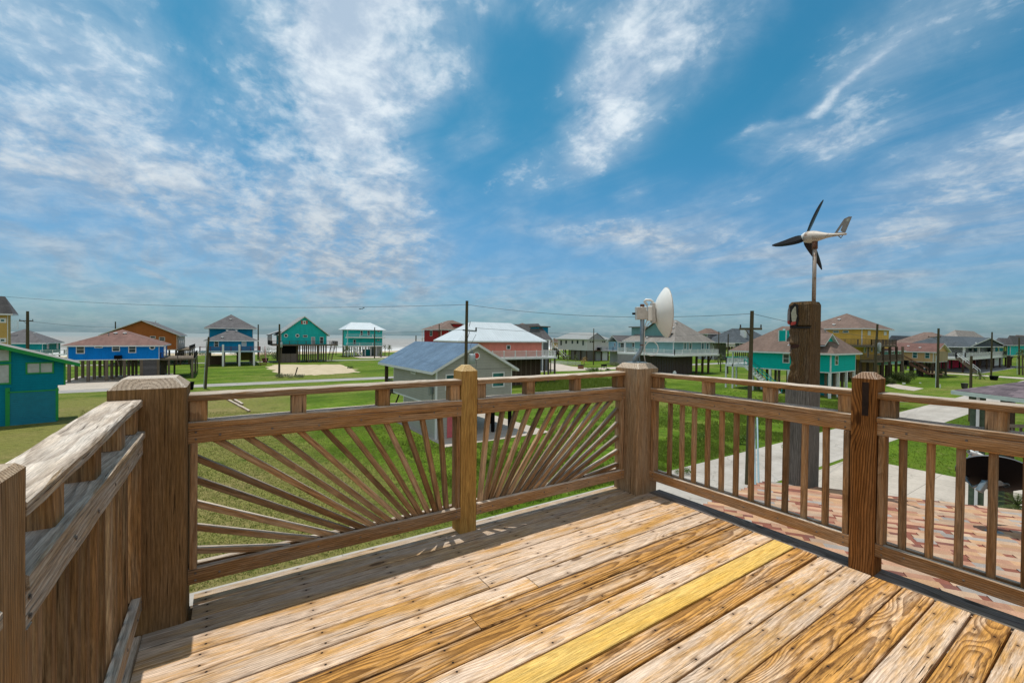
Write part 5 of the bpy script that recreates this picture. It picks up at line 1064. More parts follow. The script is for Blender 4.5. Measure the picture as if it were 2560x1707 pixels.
# ------------------------------------------------------------------ totem post and wind turbine
def totem():
    v = atd(2021.5, 1210, 6.15); sz = .33; x0, y0 = v.x, v.y
    ztop = zpy(x0, y0, 752); zc = zpy(x0, y0, 968)
    T = thing('carved_totem_post', 'tall grey timber post carved with a face and feather headdress', 'carving', (x0+sz/2, y0+sz/2, 0))
    b = MB(); b.post(x0, y0, x0+sz, y0+sz, -.1, zc, .012, .01, seg=24, jit=.004, rnd=(.4, .1, .5)); b.build('base_timber', M_totemg, T)
    # profile of the carved +y side: (photo y, photo x of the left edge)
    prof = [(748, 1984), (752, 1975), (758, 1971), (765, 1970), (780, 1969), (800, 1968.5), (808, 1970), (814, 1975), (819, 1974), (824, 1971), (831, 1971), (838, 1973.5), (846, 1974), (850, 1972), (857, 1971.5), (862, 1973), (866, 1974.5), (871, 1974), (876, 1977), (882, 1974.5), (888, 1972.5), (897, 1975), (908, 1976.5), (915, 1975), (921, 1971.5), (929, 1974), (936, 1971), (945, 1968), (953, 1967), (968, 1967)]
    nz, nx, ny = 110, 12, 12; vs = []; fs = []
    H_ = ztop-zc; per = 4*nx
    def inten(py): return np.interp(py, [p[0] for p in prof], [p[1] for p in prof])
    for i in range(nz+1):
        z = zc+H_*i/nz; py = 968+(752-968)*(z-zc)/H_; xl = inten(py); yy = onp(xl, py, 0, x0).y; ins = .006+.0*i
        topf = max(0, (i-nz+4)/4)*.018
        hx = sz/2-ins-topf; cx = x0+sz/2
        yf = y0+ins+topf
        for k in range(per):
            side, t = divmod(k, nx); t = t/nx
            if side == 0: a, bb = -1+2*t, -1
            elif side == 1: a, bb = 1, -1+2*t
            elif side == 2: a, bb = 1-2*t, 1
            else: a, bb = -1, 1-2*t
            cr = .93 if (abs(a) > .98 and abs(bb) > .98) else 1
            X = cx+a*hx*cr
            ymax = yy-topf*.5
            bulge = 1.
            if bb > .0:           # carved side: relief strongest in the middle
                prom = (ymax-(y0+sz-.02)); Yb = (y0+sz-.02)+prom*(1-.55*a*a)*bb if False else y0+sz-.02+prom
                Y = yf+(Yb-yf)*(bb+1)/2
            else: Y = yf+(ymax-yf)*(bb+1)/2
            if a <= -.98 and -1 < bb < 1:      # relief on the side facing left
                dep = 0
                for (pz, pb, sz_, sb, am) in ((866, .75, 4, .35, .018), (857, .7, 4, .3, -.012), (874, .75, 3, .3, -.008), (838, .6, 8, .25, .008), (828, .4, 6, .2, -.006), (925, .55, 20, .15, .007), (935, .25, 22, .12, -.006), (900, .8, 9, .2, .006), (945, .75, 12, .2, -.01), (816, 0, 2.2, 3, .02)):
                    dep += 1.9*am*math.exp(-((py-pz)/sz_)**2-((bb-pb)/sb)**2)
                X += dep+.002*math.sin(bb*25+math.sin(py*.2)*2)+.003*math.sin(py*.09+bb*4)
            vs.append((X+(rs.rand()-.5)*.002, Y+(rs.rand()-.5)*.002, z))
    for i in range(nz):
        for k in range(per): fs.append((i*per+k, i*per+(k+1) % per, (i+1)*per+(k+1) % per, (i+1)*per+k))
    fs += [tuple(range(per))[::-1], tuple(nz*per+k for k in range(per))]
    m_ = MB(); m_.add(vs, fs, 0, [(q[2], q[0]-x0-sz/2, q[1]-y0-sz/2) for q in vs], (.3, .3, .5)); m_.build('carved_timber', M_totem, T)
    def patch(nm, pts, mat, th=.014, off=.0):
        P = [onp(a, b_, 0, x0-.002-off) for a, b_ in pts]; q = MB(); q.plate(P, (1, 0, 0), th); q.build(nm, mat, T)
    zx = lambda a, b_: (1940+a/7.13, 740+b_/7.13)
    patch('feather_outline', [zx(*p) for p in ((255, 190), (340, 130), (400, 160), (395, 300), (405, 420), (385, 520), (330, 548), (262, 545), (256, 400), (268, 300))], plain('black_paint', (.012, .011, .011), .6), .012)
    patch('feather', [zx(*p) for p in ((275, 300), (300, 240), (345, 185), (358, 210), (365, 330), (378, 350), (355, 450), (300, 462), (285, 430))], plain('bone_paint', (.36, .36, .28), .7, var=.2, sc=25.), .02, .006)
    patch('feather_tip', [zx(*p) for p in ((285, 462), (350, 452), (362, 470), (345, 510), (265, 525), (270, 480))], plain('red_paint', (.38, .05, .04), .7, var=.2, sc=25.), .02, .006)
    patch('feather', [zx(*p) for p in ((215, 250), (235, 195), (248, 230), (252, 300), (245, 330), (245, 440), (207, 440), (208, 330))], plain('lilac_paint', (.20, .19, .20), .7, var=.2, sc=25.), .02, .002)
    patch('feather_tip', [zx(*p) for p in ((207, 442), (245, 442), (248, 500), (222, 505), (207, 480))], plain('red_paint_dark', (.33, .05, .045), .7, var=.2, sc=25.), .02, .002)
    patch('headband', [zx(*p) for p in ((245, 530), (380, 545), (608, 548), (608, 578), (400, 576), (255, 568))], plain('black_band', (.012, .011, .011), .6), .012)
    patch('mouth', [zx(*p) for p in ((232, 868), (300, 872), (350, 860), (425, 878), (405, 905), (330, 925), (245, 915), (300, 892))], plain('mouth_dark', (.05, .018, .012), .7), .008, -.002)  # dark wedge plate laid over the mouth
    # turbine on top
    pt_ = atd(2034.5, 752, 6.33); pole_b = Vector((pt_.x, pt_.y, ztop-.02)); hubz = zpy(pt_.x, pt_.y, 595)
    W_ = thing('wind_turbine', 'small wind turbine with three black blades and pale tail on the totem', 'wind turbine', (pole_b.x, pole_b.y, ztop))
    q = MB(); q.cyl(pole_b, (pole_b.x, pole_b.y, hubz-.13), .026, .026, 16); q.build('mast', M_tpole, W_, smooth=True)
    q = MB(); q.cyl((pole_b.x, pole_b.y, hubz-.16), (pole_b.x, pole_b.y, hubz-.055), .037, .037, 16); q.cyl((pole_b.x, pole_b.y, hubz-.07), (pole_b.x, pole_b.y, hubz-.02), .03, .045, 16); q.build('mast_collar', M_rust, W_, smooth=True)
    az = R(18.2); a = Vector((math.sin(az), math.cos(az), .14)).normalized()       # nose direction
    o = Vector((pole_b.x, pole_b.y, hubz+.02))
    q = MB(); q.lathe([(-.46, .001), (-.455, .014), (-.38, .017), (-.27, .024), (-.18, .036), (-.09, .058), (-.02, .077), (.05, .086), (.11, .084), (.115, .081)], o, a, 28); q.build('nacelle', M_nac, W_, smooth=True)
    q = MB(); q.lathe([(.117, .083), (.15, .076), (.185, .058), (.205, .035), (.212, .001)], o, a, 24); q.build('nose_cone', M_dishw, W_, smooth=True)
    sdv = a.cross(Vector((0, 0, 1))).normalized(); up_ = sdv.cross(a).normalized(); hub = o+a*.155
    for ang in (22, 137, 254):
        t = R(ang); rd = up_*math.cos(t)-(-sdv)*math.sin(t)*-1 if False else up_*math.cos(t)+SIDE(sdv)*math.sin(t); ch = a.cross(rd).normalized()
        n_ = 10; vs = []; 
        for i in range(n_+1):
            f = i/n_; rr = .045+.56*f; c = np.interp(f, [0, .12, .35, .7, .93, 1], [.095, .125, .115, .075, .042, .02]); sweep = -.006*math.sin(f*math.pi)+.012*f**6
            tw = R(26*(1-f)+4); cd = ch*math.cos(tw)+a*math.sin(tw); nn = rd.cross(cd).normalized(); th = .010*(1-.6*f)+.002
            ctr = hub+rd*rr+ch*sweep
            vs += [ctr-cd*c*.5, ctr-cd*c*.1+nn*th, ctr+cd*c*.5, ctr-cd*c*.1-nn*th]
        fs = [(3, 2, 1, 0), tuple(n_*4+k for k in range(4))]
        for i in range(n_):
            for k in range(4): fs.append((i*4+k, i*4+(k+1) % 4, (i+1)*4+(k+1) % 4, (i+1)*4+k))
        q = MB(); q.add(vs, fs); q.build('blade', M_blade_b, W_, smooth=False)
    # tail fin: coordinates along -a (back) and up
    def tp(bk, u_): return o-a*bk*.88+up_*u_*.95
    out = [(.335, .02), (.45, .20), (.52, .235), (.555, .23), (.505, .02)]
    k = 1.0; q = MB(); th = .006
    def pl(pts): q.plate([tp(*p) for p in pts], sdv, th)
    pl([(.325, .018), (.365, .018), (.452, .152), (.45, .215)]); pl([(.45, .215), (.452, .152), (.42, .055), (.458, .03), (.472, .018), (.50, .018), (.565, .235), (.52, .24)]); pl([(.365, .018), (.372, .03), (.455, .03), (.472, .018)])
    pl([(.38, -.012), (.44, -.055), (.447, -.045), (.40, -.012)]); pl([(.44, -.055), (.447, -.055), (.475, -.012), (.462, -.012)])
    q.build('tail_fin', plain('fin_grey', (.20, .18, .165), .6, var=.15, sc=20.), W_)
    q = MB(); cc = tp(.515, .19)+sdv*.0
    for s_ in (-1, 1): q.lathe([(.004, .022), (.0045, .018)], cc, sdv*s_, 16); q.lathe([(.004, .012), (.0045, .001)], cc, sdv*s_, 12)
    q.build('tail_emblem', plain('emblem_pale', (.42, .42, .36), .6), W_)
def SIDE(v): return v if v.dot(RT) > 0 else -v
totem()

# ------------------------------------------------------------------ white antenna on the corner post
def antenna():
    b = atd(1594, 905, 4.42); top = Z(1.31); c = Vector((.155, .155, top))
    T = thing('dish_antenna', 'white round antenna dish clamped to a grey pipe on the corner post', 'antenna', (c.x, c.y, top))
    dep = (c-EYE).dot(FW)
    A = lambda px, py, dd=0: atd(px, py, dep+dd)
    q = MB(); q.tube([A(1586, 903), A(1587, 897), A(1592, 890), A(1600, 880), A(1605, 868), A(1605.7, 855), A(1605.7, 762)], [.0215]*7, 14); q.build('mast', M_galv, T, smooth=True)
    q = MB(); f = A(1591, 908, .03); q.box((f.x-.09, f.y-.07, top-.002), (f.x+.09, f.y+.07, top+.008)); q.beam(f+Vector((-.03, 0, .0)), A(1589, 895), .02, .05); q.beam(f+Vector((.05, 0, 0)), A(1597, 884), .006, .05); q.build('foot_bracket', M_galv, T)
    q = MB(); q.cyl(A(1605.7, 767), A(1605.7, 760.5), .0225, .0225, 14); q.cyl(A(1605.7, 864), A(1605.7, 861), .0235, .0235, 14); q.build('pipe_end', M_rust, T)
    ax = Vector((math.sin(R(128)), math.cos(R(128)), .035)).normalized(); rt_ = ax
    cd = A(1664, 781.5)           # rim centre
    Rr = .257; depth = .112; prof = []
    for i in range(15): r_ = Rr*i/14; prof.append((-(depth)*(1-(r_/Rr)**2), r_))
    outer = [(h-.004, r_) for h, r_ in prof]+[(.0, Rr+.004), (.004, Rr+.004), (.004, Rr-.002)]+[(h, r_-.002 if r_ > .01 else r_) for h, r_ in prof[::-1]]
    q = MB(); q.lathe(outer, cd, ax, 56); q.build('dish', M_dishw, T, smooth=True)
    q = MB(); q.lathe([(0.0, Rr+.007), (.008, Rr+.007), (.008, Rr-.004), (0, Rr-.004), (0, Rr+.007)], cd, ax, 56); q.build('rim', M_radio, T, smooth=True)
    bk = cd-ax*.12; up_ = (Vector((0, 0, 1))-ax*ax.z).normalized(); sd = ax.cross(up_)
    def ob(ctr, l, w, h, mat, nm):
        m_ = MB(); m_.beam(ctr-ax*l/2, ctr+ax*l/2, w, h, up=up_, ch=.006, seg=1); return m_.build(nm, mat, T)
    ob(bk-ax*.012-up_*.0, .03, .12, .21, M_radio, 'back_plate'); ob(bk-ax*.042+up_*-.005, .05, .095, .15, M_dishw, 'radio_housing'); ob(bk-ax*.095-up_*.02-sd*.02, .075, .085, .09, M_dishw, 'radio_body'); ob(bk-ax*.135+up_*.0, .10, .09, .13, M_radio, 'pipe_clamp')
    m_ = MB(); m_.cyl(bk-ax*.18-sd*.03, bk-ax*.215-sd*.03, .012, .012, 10); m_.cyl(bk-ax*.13-sd*.05-up_*.01, bk-ax*.13-sd*.062-up_*.01, .008, .008, 8); m_.build('clamp_bolt', M_black, T)
    m_ = MB(); m_.tube([bk+up_*.11, bk+up_*.135-ax*.03, bk+up_*.14-ax*.08, bk+up_*.125-ax*.095, bk+up_*.08-ax*.06], .013, 8); m_.build('handle', M_dishw, T, smooth=True)
    pts = []
    for i in range(25): t = i/24*2*math.pi*.97+2.7; pts.append(A(1628.5+17*math.cos(t), 871+18*math.sin(t), -.02))
    m_ = MB(); m_.tube(pts, .0045, 6); m_.build('cable_loop', M_dishw, T, smooth=True)
    m_ = MB(); m_.tube([A(1618, 800, -.03), A(1613, 812, -.03), A(1611, 835, -.03), A(1610.5, 860, -.03), A(1610, 885, -.03), A(1613, 904, -.03)], .005, 6); m_.tube([A(1624, 806, -.03), A(1612, 822, -.03), A(1610, 850, -.03)], .004, 6); m_.build('cable', M_radio, T, smooth=True)
    m_ = MB(); m_.tube([A(1589, 898), A(1592, 908, -.02), A(1593, 915, -.05)], .005, 6); m_.build('cable_tail', M_radio, T)
antenna()

# ------------------------------------------------------------------ black satellite dish low on the right
def satdish():
    c = atd(2486, 1184, 4.6); a = (Vector((ray(2486, 1184).x, ray(2486, 1184).y, 0)).normalized()); ax = (a*math.cos(R(38))+Vector((0, 0, 1))*math.sin(R(38))-RT*.12).normalized()
    dep = 4.6; Rr = 72/1088.9*dep*.93
    T = thing('satellite_dish', 'black satellite dish seen through the right balusters', 'satellite dish', (c.x, c.y, c.z-.7))
    prof = [(-.09*(1-(i/14)**2), Rr*i/14) for i in range(15)]; q = MB(); q.lathe(prof+[(0, Rr+.006), (.006, Rr+.006)]+[(h+.006, max(r_-.001, .001)) for h, r_ in prof[::-1]], c, ax, 48); q.build('dish', M_black, T, smooth=True)
    q = MB(); q.lathe([(0, Rr+.009), (.012, Rr+.009), (.012, Rr), (0, Rr), (0, Rr+.009)], c, ax, 48); q.build('rim', plain('rim_grey', (.10, .11, .12), .4), T, smooth=True)
    b = c-ax*.10; q = MB(); q.beam(b-RT*.12-Vector((0, 0, .02)), b+RT*.10, .05, .06, ch=.006); q.beam(b-RT*.10, b-RT*.17-Vector((0, 0, .10)), .05, .05, ch=.006); q.lathe([(0, .03), (.05, .03)], b+RT*.1, -ax, 12); q.build('mount_bracket', M_galv, T)
    for px, py in ((2427, 1131), (2445, 1137)):
        q = MB(); p = atd(px, py, dep+.35); q.lathe([(-.03, .02), (0, .03), (.05, .032), (.06, .001)], p, (RT*.6+UP*-.3).normalized(), 14); q.build('receiver', M_dishw, T, smooth=True)
    q = MB(); q.tube([atd(2428, 1133, dep+.35), atd(2416, 1160, dep+.25), atd(2417, 1200, dep+.12), atd(2432, 1218, dep+.05), b-RT*.08], .012, 8); q.build('feed_arm', M_galv, T, smooth=True)
    ft = Vector((b.x, b.y, 0)); 
    # foot reaches the shingle roof plane
    t = (C1-b).dot(nrmr)/nrmr.z; q = MB(); q.tube([b-Vector((0, 0, .0)), b+Vector((0, 0, t+.01))], .022, 12); q.lathe([(0, .07), (.01, .07), (.02, .025)], b+Vector((0, 0, t+.008)), nrmr, 12); q.build('mast', M_galv, T, smooth=True)
satdish()

# ------------------------------------------------------------------ utility poles, cables
UG = 'wooden utility poles'
def pole(label, px, ytop, depth=None, ybase=None, r=.13, lean=0., cross=None, tr=None, riser=None):
    if depth is None: depth = EYE.z*F/(ybase-at_h(px))
    b = gpt(px, depth, 0); zt = zpy(b.x, b.y, ytop)
    T = thing('utility_pole', label, 'utility pole', b, UG)
    top = b+RT*(lean*zt)+Vector((0, 0, 0)); top.z = zt
    q = MB(); q.tube([b-Vector((0, 0, .1)), b.lerp(top, .5), top], [r*1.12, r, r*.85], 12); q.build('shaft', M_pole, T, smooth=False)
    if cross:
        y, l, rr_ = cross; z = zpy(b.x, b.y, y); c = b.lerp(top, z/zt); q = MB(); q.beam(c-RT*l-Vector((0, 0, 0)), c+RT*rr_, .09, .11); q.beam(c-RT*l*.55, c-Vector((0, 0, .5)), .03, .03); q.build('crossarm', M_pole, T)
        for k in (-l*.93, rr_*.93):
            i_ = MB(); i_.lathe([(0, .02), (.05, .045), (.1, .03), (.15, .04), (.17, .001)], c+RT*k+Vector((0, 0, .06)), (0, 0, 1), 8); i_.build('insulator', M_dkrail, T)
    if tr:
        z = zpy(b.x, b.y, tr[0]); c = b.lerp(top, z/zt)+RT*tr[1]; q = MB(); hh = tr[2]
        q.lathe([(-hh/2, .001), (-hh/2, .2), (hh/2-.05, .2), (hh/2, .16), (hh/2+.01, .001)], c, (0, 0, 1), 20); q.build('transformer', plain('transformer_grey', (.36, .42, .45), .5), T, smooth=True)
        q = MB(); q.cyl(c+Vector((0, 0, hh/2)), c+Vector((0, 0, hh/2+.25)), .04, .03, 8); q.cyl(c+Vector((-.1, 0, hh/2)), c+Vector((-.1, 0, hh/2+.2)), .03, .03, 8); q.build('bushing', M_galv, T)
    if riser:
        q = MB(); dx, z0, z1 = riser; q.tube([b+RT*dx+Vector((0, 0, z0)), b.lerp(top, z1/zt)+RT*dx+Vector((0, 0, z1-0))] if False else [b+RT*dx+Vector((0, 0, z0)), b+RT*(dx+lean*z1)+Vector((0, 0, z1))], .05, 8); q.build('conduit', plain('conduit_pvc', (.45, .52, .54), .5), T)
    return b, top
def at_h(px):
    lo, hi = 700, 1000
    for _ in range(40):
        m_ = (lo+hi)/2
        if ray(px, m_).z > 0: lo = m_
        else: hi = m_
    return lo
pb1, pt1 = pole('tall mossy pole with grey transformer in front of the grey house', 1163.5, 752, 27, r=.105, lean=.008, cross=None, tr=(897, .38, .62))
# long bracket arm with insulators on pole 1
T_ = bpy.data.objects['utility_pole']; z = zpy(pb1.x, pb1.y, 827); q = MB(); c = Vector((pt1.x, pt1.y, z)); q.beam(c-RT*.25+Vector((0, 0, .05)), c+RT*.62-Vector((0, 0, .02)), .08, .09); q.build('bracket_arm', M_galv, T_)
q = MB(); q.cyl(c+RT*.58, c+RT*.58+Vector((0, 0, .22)), .055, .045, 8); q.tube([c+RT*.2, c+RT*.05-Vector((0, 0, .5))], .015, 5); q.build('insulator', M_dkrail, T_)
q = MB(); p_ = Vector((pt1.x, pt1.y, 0))+RT*.3; q.tube([p_+Vector((0, 0, zpy(pb1.x, pb1.y, y))) + RT*dx for y, dx in ((836, .28), (850, .1), (862, -.05), (876, .0))], .012, 5); q.tube([p_+RT*dx+Vector((0, 0, zpy(pb1.x, pb1.y, y))) for y, dx in ((896, .25), (905, .32), (920, .3), (935, .15))], .012, 5); q.build('jumper_wire', M_wire, T_)
pb2, pt2 = pole('pole with angled crossarm and blue-grey guy guards left of the aqua house', 1874, 777, 22.5, r=.105, lean=.012, cross=(822, .62, .52))
T_ = [o for o in bpy.data.objects if o.name.startswith('utility_pole') and (o.location-pb2).length < .1][0]
q = MB()
for k, (a, b_) in enumerate((((1885.5, 1044), (1889, 1212)), ((1893, 1044), (1898, 1210)))):
    q.tube([atd(*a, 21.6), atd(b_[0], b_[1]+60, 18.6)], .04, 8)
q.build('guy_guard', plain('guard_blue_grey', (.20, .30, .34), .45), T_)
pole('pole with thin crossarm and pvc riser beside the peach house', 2346, 820.8, 71, r=.17, cross=(843, 1.7, .4), riser=(-.28, 0, 5.2))
pole('pole in front of the white porch house', 2480, 830, 89, r=.14)
pole('leaning pole beyond the porch house near the right edge', 2550.5, 844, 101, r=.15, lean=-.03, riser=(-.5, 0, 4.))
pole('mossy leaning pole in front of the yellow house', 2187, 810, 62, r=.15, lean=.035, tr=(868, .45, 1.2))
pole('thin pole in front of the white house', 1484.3, 821, 120, r=.13)
pole('short pole left of the white house stairs', 1377.5, 846.7, 91, r=.12)
pole('brown pole between the sage house and the aqua house', 1820.5, 835, 95, r=.13)
pole('thin leaning pole against the two-tier brown-roofed house', 1797, 828, 130, r=.13)
pole('pole with crossarm rising behind the teal garage house', 69, 778, 55, r=.16, cross=(802, 1.05, .7))
pole('pole top showing behind the orange house roof', 288.5, 804, 135, r=.17)
pole('leaning pole with pale conduit in front of the lagoon blue house', 514, 842, ybase=971.7, r=.14, lean=.06, riser=(-.25, 0, 6.4))
pole('pole with small grey meter box in front of the turquoise gable house', 698.5, 810, ybase=942, r=.16, tr=(862, .35, .9))
pole('pole right of the lagoon blue house by the maroon stairs', 645.5, 811, 128, r=.18)
pole('pole in front of the three-level turquoise house', 936.6, 818, 144, r=.17)
pole('pole beside the palm left of the three-level turquoise house', 857.5, 824, 147, r=.15)
pole('short pole against the sea left of the red house', 1040, 838.5, 128, r=.17)
pole('dark pole in front of the red house', 1097.7, 810, 100, r=.12, cross=(828, .4, .1))
pole('low bare pole behind the plum roof at right', 2429.5, 889.5, 41, r=.11)
def cable(label, pts, sag, r=.018, name='overhead_cable'):
    P = []
    for p, q_ in zip(pts[:-1], pts[1:]):
        for i in range(24): t = i/24; c = p.lerp(q_, t); c.z -= sag*4*t*(1-t); P.append(c)
    P.append(pts[-1]); m_ = MB(); m_.tube(P, r, 5); o = m_.build(name, M_wire, None, base=pts[0]); tag(o, label, 'cable', 'overhead cables between the poles')
tp1 = Vector((pt1.x, pt1.y, zpy(pt1.x, pt1.y, 761.5))); tp2 = Vector((pt2.x, pt2.y, zpy(pt2.x, pt2.y, 784)))
cable('cable running from the left edge to the transformer pole', [atd(-60, 735, 36), tp1], .55, .011)
cable('cable from the transformer pole to the pole left of the aqua house', [tp1, tp2], .42, .011)
cable('cable from the crossarm pole away to the right behind the totem', [tp2, atd(2330, 842, 71)], .8, .011)
cable('lower cable from beyond the turquoise house to the transformer pole', [atd(820, 833, 90), Vector((pt1.x, pt1.y, zpy(pt1.x, pt1.y, 824)))], .15, .011)
cable('lower cable from the transformer pole bracket to the right', [Vector((pt1.x, pt1.y, zpy(pt1.x, pt1.y, 820)))+RT*.6, atd(1640, 838, 95), Vector((pt2.x, pt2.y, zpy(pt2.x, pt2.y, 820)))], .3, .011)
cable('faint cable from the left crossarm pole towards the orange house', [atd(48, 800, 55), atd(300, 818, 100)], .3, .02)
m_ = MB()

# ------------------------------------------------------------------ plants
def palm(label, px, depth, h, spread, mat=None, n=26, trunk=.13, group='palms', dead=False):
    b = gpt(px, depth, 0); T = thing('palm_tree', label, 'palm tree', b, group)
    top = b+Vector((rs.randn()*.1, rs.randn()*.1, h)); q = MB(); q.tube([b-Vector((0, 0, .1)), b.lerp(top, .5)+Vector((.05, 0, 0)), top], [trunk*1.25, trunk, trunk*.9], 9); q.build('trunk', M_trunk, T)
    c = MB()
    for i in range(n):
        a = i*2.399+rs.rand()*.3; el = R(75-115*(i/n)+rs.randn()*6); L = spread*(.85+.3*rs.rand()); d = Vector((math.cos(a), math.sin(a), 0)); pts = []
        for k in range(7):
            t = k/6; pts.append(top+d*(L*t*math.cos(el)*(1-.15*t))+Vector((0, 0, L*t*math.sin(el)-L*.45*t*t*(1 if el > -.4 else .3))))
        for k in range(6):
            p, q_ = pts[k], pts[k+1]; tg = (q_-p).normalized(); sd = tg.cross(Vector((0, 0, 1)));
            sd = sd.normalized() if sd.length > .01 else Vector((1, 0, 0)); w = spread*.24*math.sin(math.pi*(.12+.8*k/6))
            for s_ in (-1, 1):
                for j in range(3):
                    m0 = p.lerp(q_, j/3); m1 = p.lerp(q_, (j+.65)/3); e = m0+sd*s_*w+tg*w*.7-Vector((0, 0, w*.25)); c.add([m0, m1, e], [(0, 1, 2)])
        c.tube([pts[0], pts[3], pts[6]], [.02, .015, .006], 3, cap=False)
    c.build('fronds', mat or M_palm, T)
palm('fan palm standing in front of the left end of the three-level house', 866, 148, 3.2, 2.0)
palm('slim palm on the shore left of the three-level house', 840, 160, 4.6, 1.1, n=16)
palm('palm on the shore between the three-level house and the grey house', 972, 150, 3.6, 1.5)
palm('thin palm right beside the three-level house', 962.5, 157, 3.6, 1.1, n=16)
palm('stubby palm with brown trunk near the grey roof edge', 953, 150, 1.6, 1.6, n=20, trunk=.2)
palm('palm between the sage house and the aqua house', 1803, 101, 3.3, 1.7)
palm('young palm in front of the peach house stairs', 2356, 92, 1.0, 1.6, n=22)
palm('small bushy palm in front of the white porch house', 2452, 88, .9, 1.3, n=22)
palm('palm cut by the right edge near the turquoise house', 2559, 100, 5.4, 1.5)
palm('orange drying palm in front of the white house', 1461, 118, 1.6, 1.5, M_palmdry, 14, .07)
palm('young palm left of the drying palm', 1439, 120, 2.2, 1.3, M_palm, 14, .06)
palm('young palm by the foot of the white house stairs', 1420, 122, 2.2, 1.3, M_palm, 14, .06)
palm('small palm beside the roofed landing at right', 2530, 16, 1.6, .8, n=26, trunk=.06)
def bush(label, px, depth, w, h, mat=None, n=500, name='bush', leaf=None, y=0.):
    n = int(n*1.8)
    b = gpt(px, depth, 0); T = MB(); lf = leaf or .12
    cl = [(Vector((rs.uniform(-w, w)*.7, rs.uniform(-w, w)*.7, h*rs.uniform(.3, .75))), rs.uniform(.3, .55)) for _ in range(6)]
    for i in range(n):
        c, s_ = cl[rs.randint(6)]; v = Vector(rs.randn(3)).normalized()*(rs.rand()**.4); p = b+c+Vector((v.x*w*s_, v.y*w*s_, v.z*h*s_)); p.z = max(p.z, .02)
        a = Vector(rs.randn(3)).normalized()*lf; e = Vector(rs.randn(3)).normalized()*lf; T.add([p, p+a, p+a*.6+e], [(0, 1, 2)])
    o = T.build(name, mat or M_bush, None, base=b); tag(o, label, 'bush', 'shrubs')
bush('round green shrub left of the dish post cap', 1480, 93, 1.2, 1.3); bush('green shrub beside the round shrub near the dish post', 1495, 93, 1.1, 1.1); bush('low green shrub just left of the dish post', 1523, 94, 1.1, 1.)
bush('wide silvery dune bush right of the maroon stairs', 680, 132, 3.4, 3.2, M_dune, 900, leaf=.22); bush('dune bush behind the lagoon blue house', 595, 150, 4, 2.6, M_dune, 900, leaf=.22); bush('low dune bush behind the leaning pole', 510, 150, 4, 1.6, M_dune, 600, leaf=.22)
bush('dark shrub below the yellow house balcony', 2261, 78, 1.9, 2.0, M_palm, 1500, leaf=.16); bush('dark shrub left of the yellow house posts', 2232, 76, 1.3, 1.2, M_palm, 800, leaf=.14)
bush('dark tuft on the green bank right of the sand lot', 876, 98, .7, .6, n=260); bush('weedy clump at the foot of the meter-box pole', 712, 76, 1.6, .7, n=500, mat=M_dune); bush('small shrub at the lower edge of the sand lot', 740, 76, 1.4, .6, n=400, mat=M_dune)
bush('pale shrub row below the light blue house', 1540, 118, 2.4, 1., M_dune, 500, leaf=.2)
bush('bush by the weedy ditch beyond the right rail', 1976, 29, .5, .5, n=300, leaf=.06); bush('leafy weed clump behind the fourth baluster', 1755, 32, .6, .7, n=420, leaf=.07); bush('leafy weed clump near the utility pole', 1858, 31, .6, .6, n=420, leaf=.07); bush('dark weed clump left of the totem', 1716, 24, .45, .45, n=320, leaf=.05)

def tufts(name, N, region, hmin, hmax, mat, dens=None):
    # many grass tufts as one mesh (numpy)
    P = []
    while len(P) < N:
        p = region(); 
        if p is not None: P.append(p)
    P = np.array(P); nb = 5; V = []; Fc = []; Rn = []
    for k in range(nb):
        a = rs.rand(N)*6.283; h = hmin+(hmax-hmin)*rs.rand(N)**1.5; w = h*.10+.004; ox = rs.randn(N)*h*.25; oy = rs.randn(N)*h*.25; ln = rs.rand(N)*h*.6
        bx = P[:, 0]+ox; by = P[:, 1]+oy; ca, sa = np.cos(a), np.sin(a)
        v = np.stack([np.stack([bx-ca*w, by-sa*w, np.zeros(N)], 1), np.stack([bx+ca*w, by+sa*w, np.zeros(N)], 1), np.stack([bx-sa*ln, by+ca*ln, h], 1)], 1)
        V.append(v.reshape(-1, 3)); Rn.append(np.repeat(rs.rand(N, 3), 3, 0))
    V = np.concatenate(V); Rn = np.concatenate(Rn); n = len(V)
    me = bpy.data.meshes.new(name); me.vertices.add(n); me.vertices.foreach_set('co', V.astype(np.float32).ravel()); me.loops.add(n); me.loops.foreach_set('vertex_index', np.arange(n, dtype=np.int32)); me.polygons.add(n//3)
    me.polygons.foreach_set('loop_start', np.arange(0, n, 3, dtype=np.int32)); me.update(calc_edges=True)
    at_ = me.attributes.new('rnd', 'FLOAT_VECTOR', 'POINT'); at_.data.foreach_set('vector', Rn.astype(np.float32).ravel()); me.materials.append(mat)
    o = bpy.data.objects.new(name, me); C.collection.objects.link(o); return o
def onslab(x, y):
    if 8.3 < y < 12.7 or 71.6 < y < 76: return True
    if -2.2 < x < 30.6 and y < 8.2 and (x > 14 or y < 6.5): return True
    if GREY.x0-.5 < x < GREY.x1+2.4 and GREY.y0-2.5 < y < GREY.y1: return True
    return False
def reg_left():
    d = 8+rs.rand()**.9*34; px = rs.uniform(200, 1250); p = gpt(px, d)
    return None if onslab(p.x, p.y) else (p.x, p.y)
def reg_right():
    x = rs.uniform(6, 60); y = 12.8+abs(rs.randn())*7
    n_ = math.sin(x*.7+y*.3)+math.sin(y*.9-x*.25)+.6*math.sin(x*2.3)
    if n_+rs.randn()*.5 < -.4 or onslab(x, y): return None
    return (x, y)
def reg_r2():
    x = rs.uniform(28, 60); y = rs.uniform(-12, 8.3); return None if onslab(x, y) else (x, y)
o = tufts('lawn_grass', 42000, reg_left, .015, .065, M_blade); tag(o, 'short grass and weeds on the mown lot below the deck', 'grass', kind='stuff')
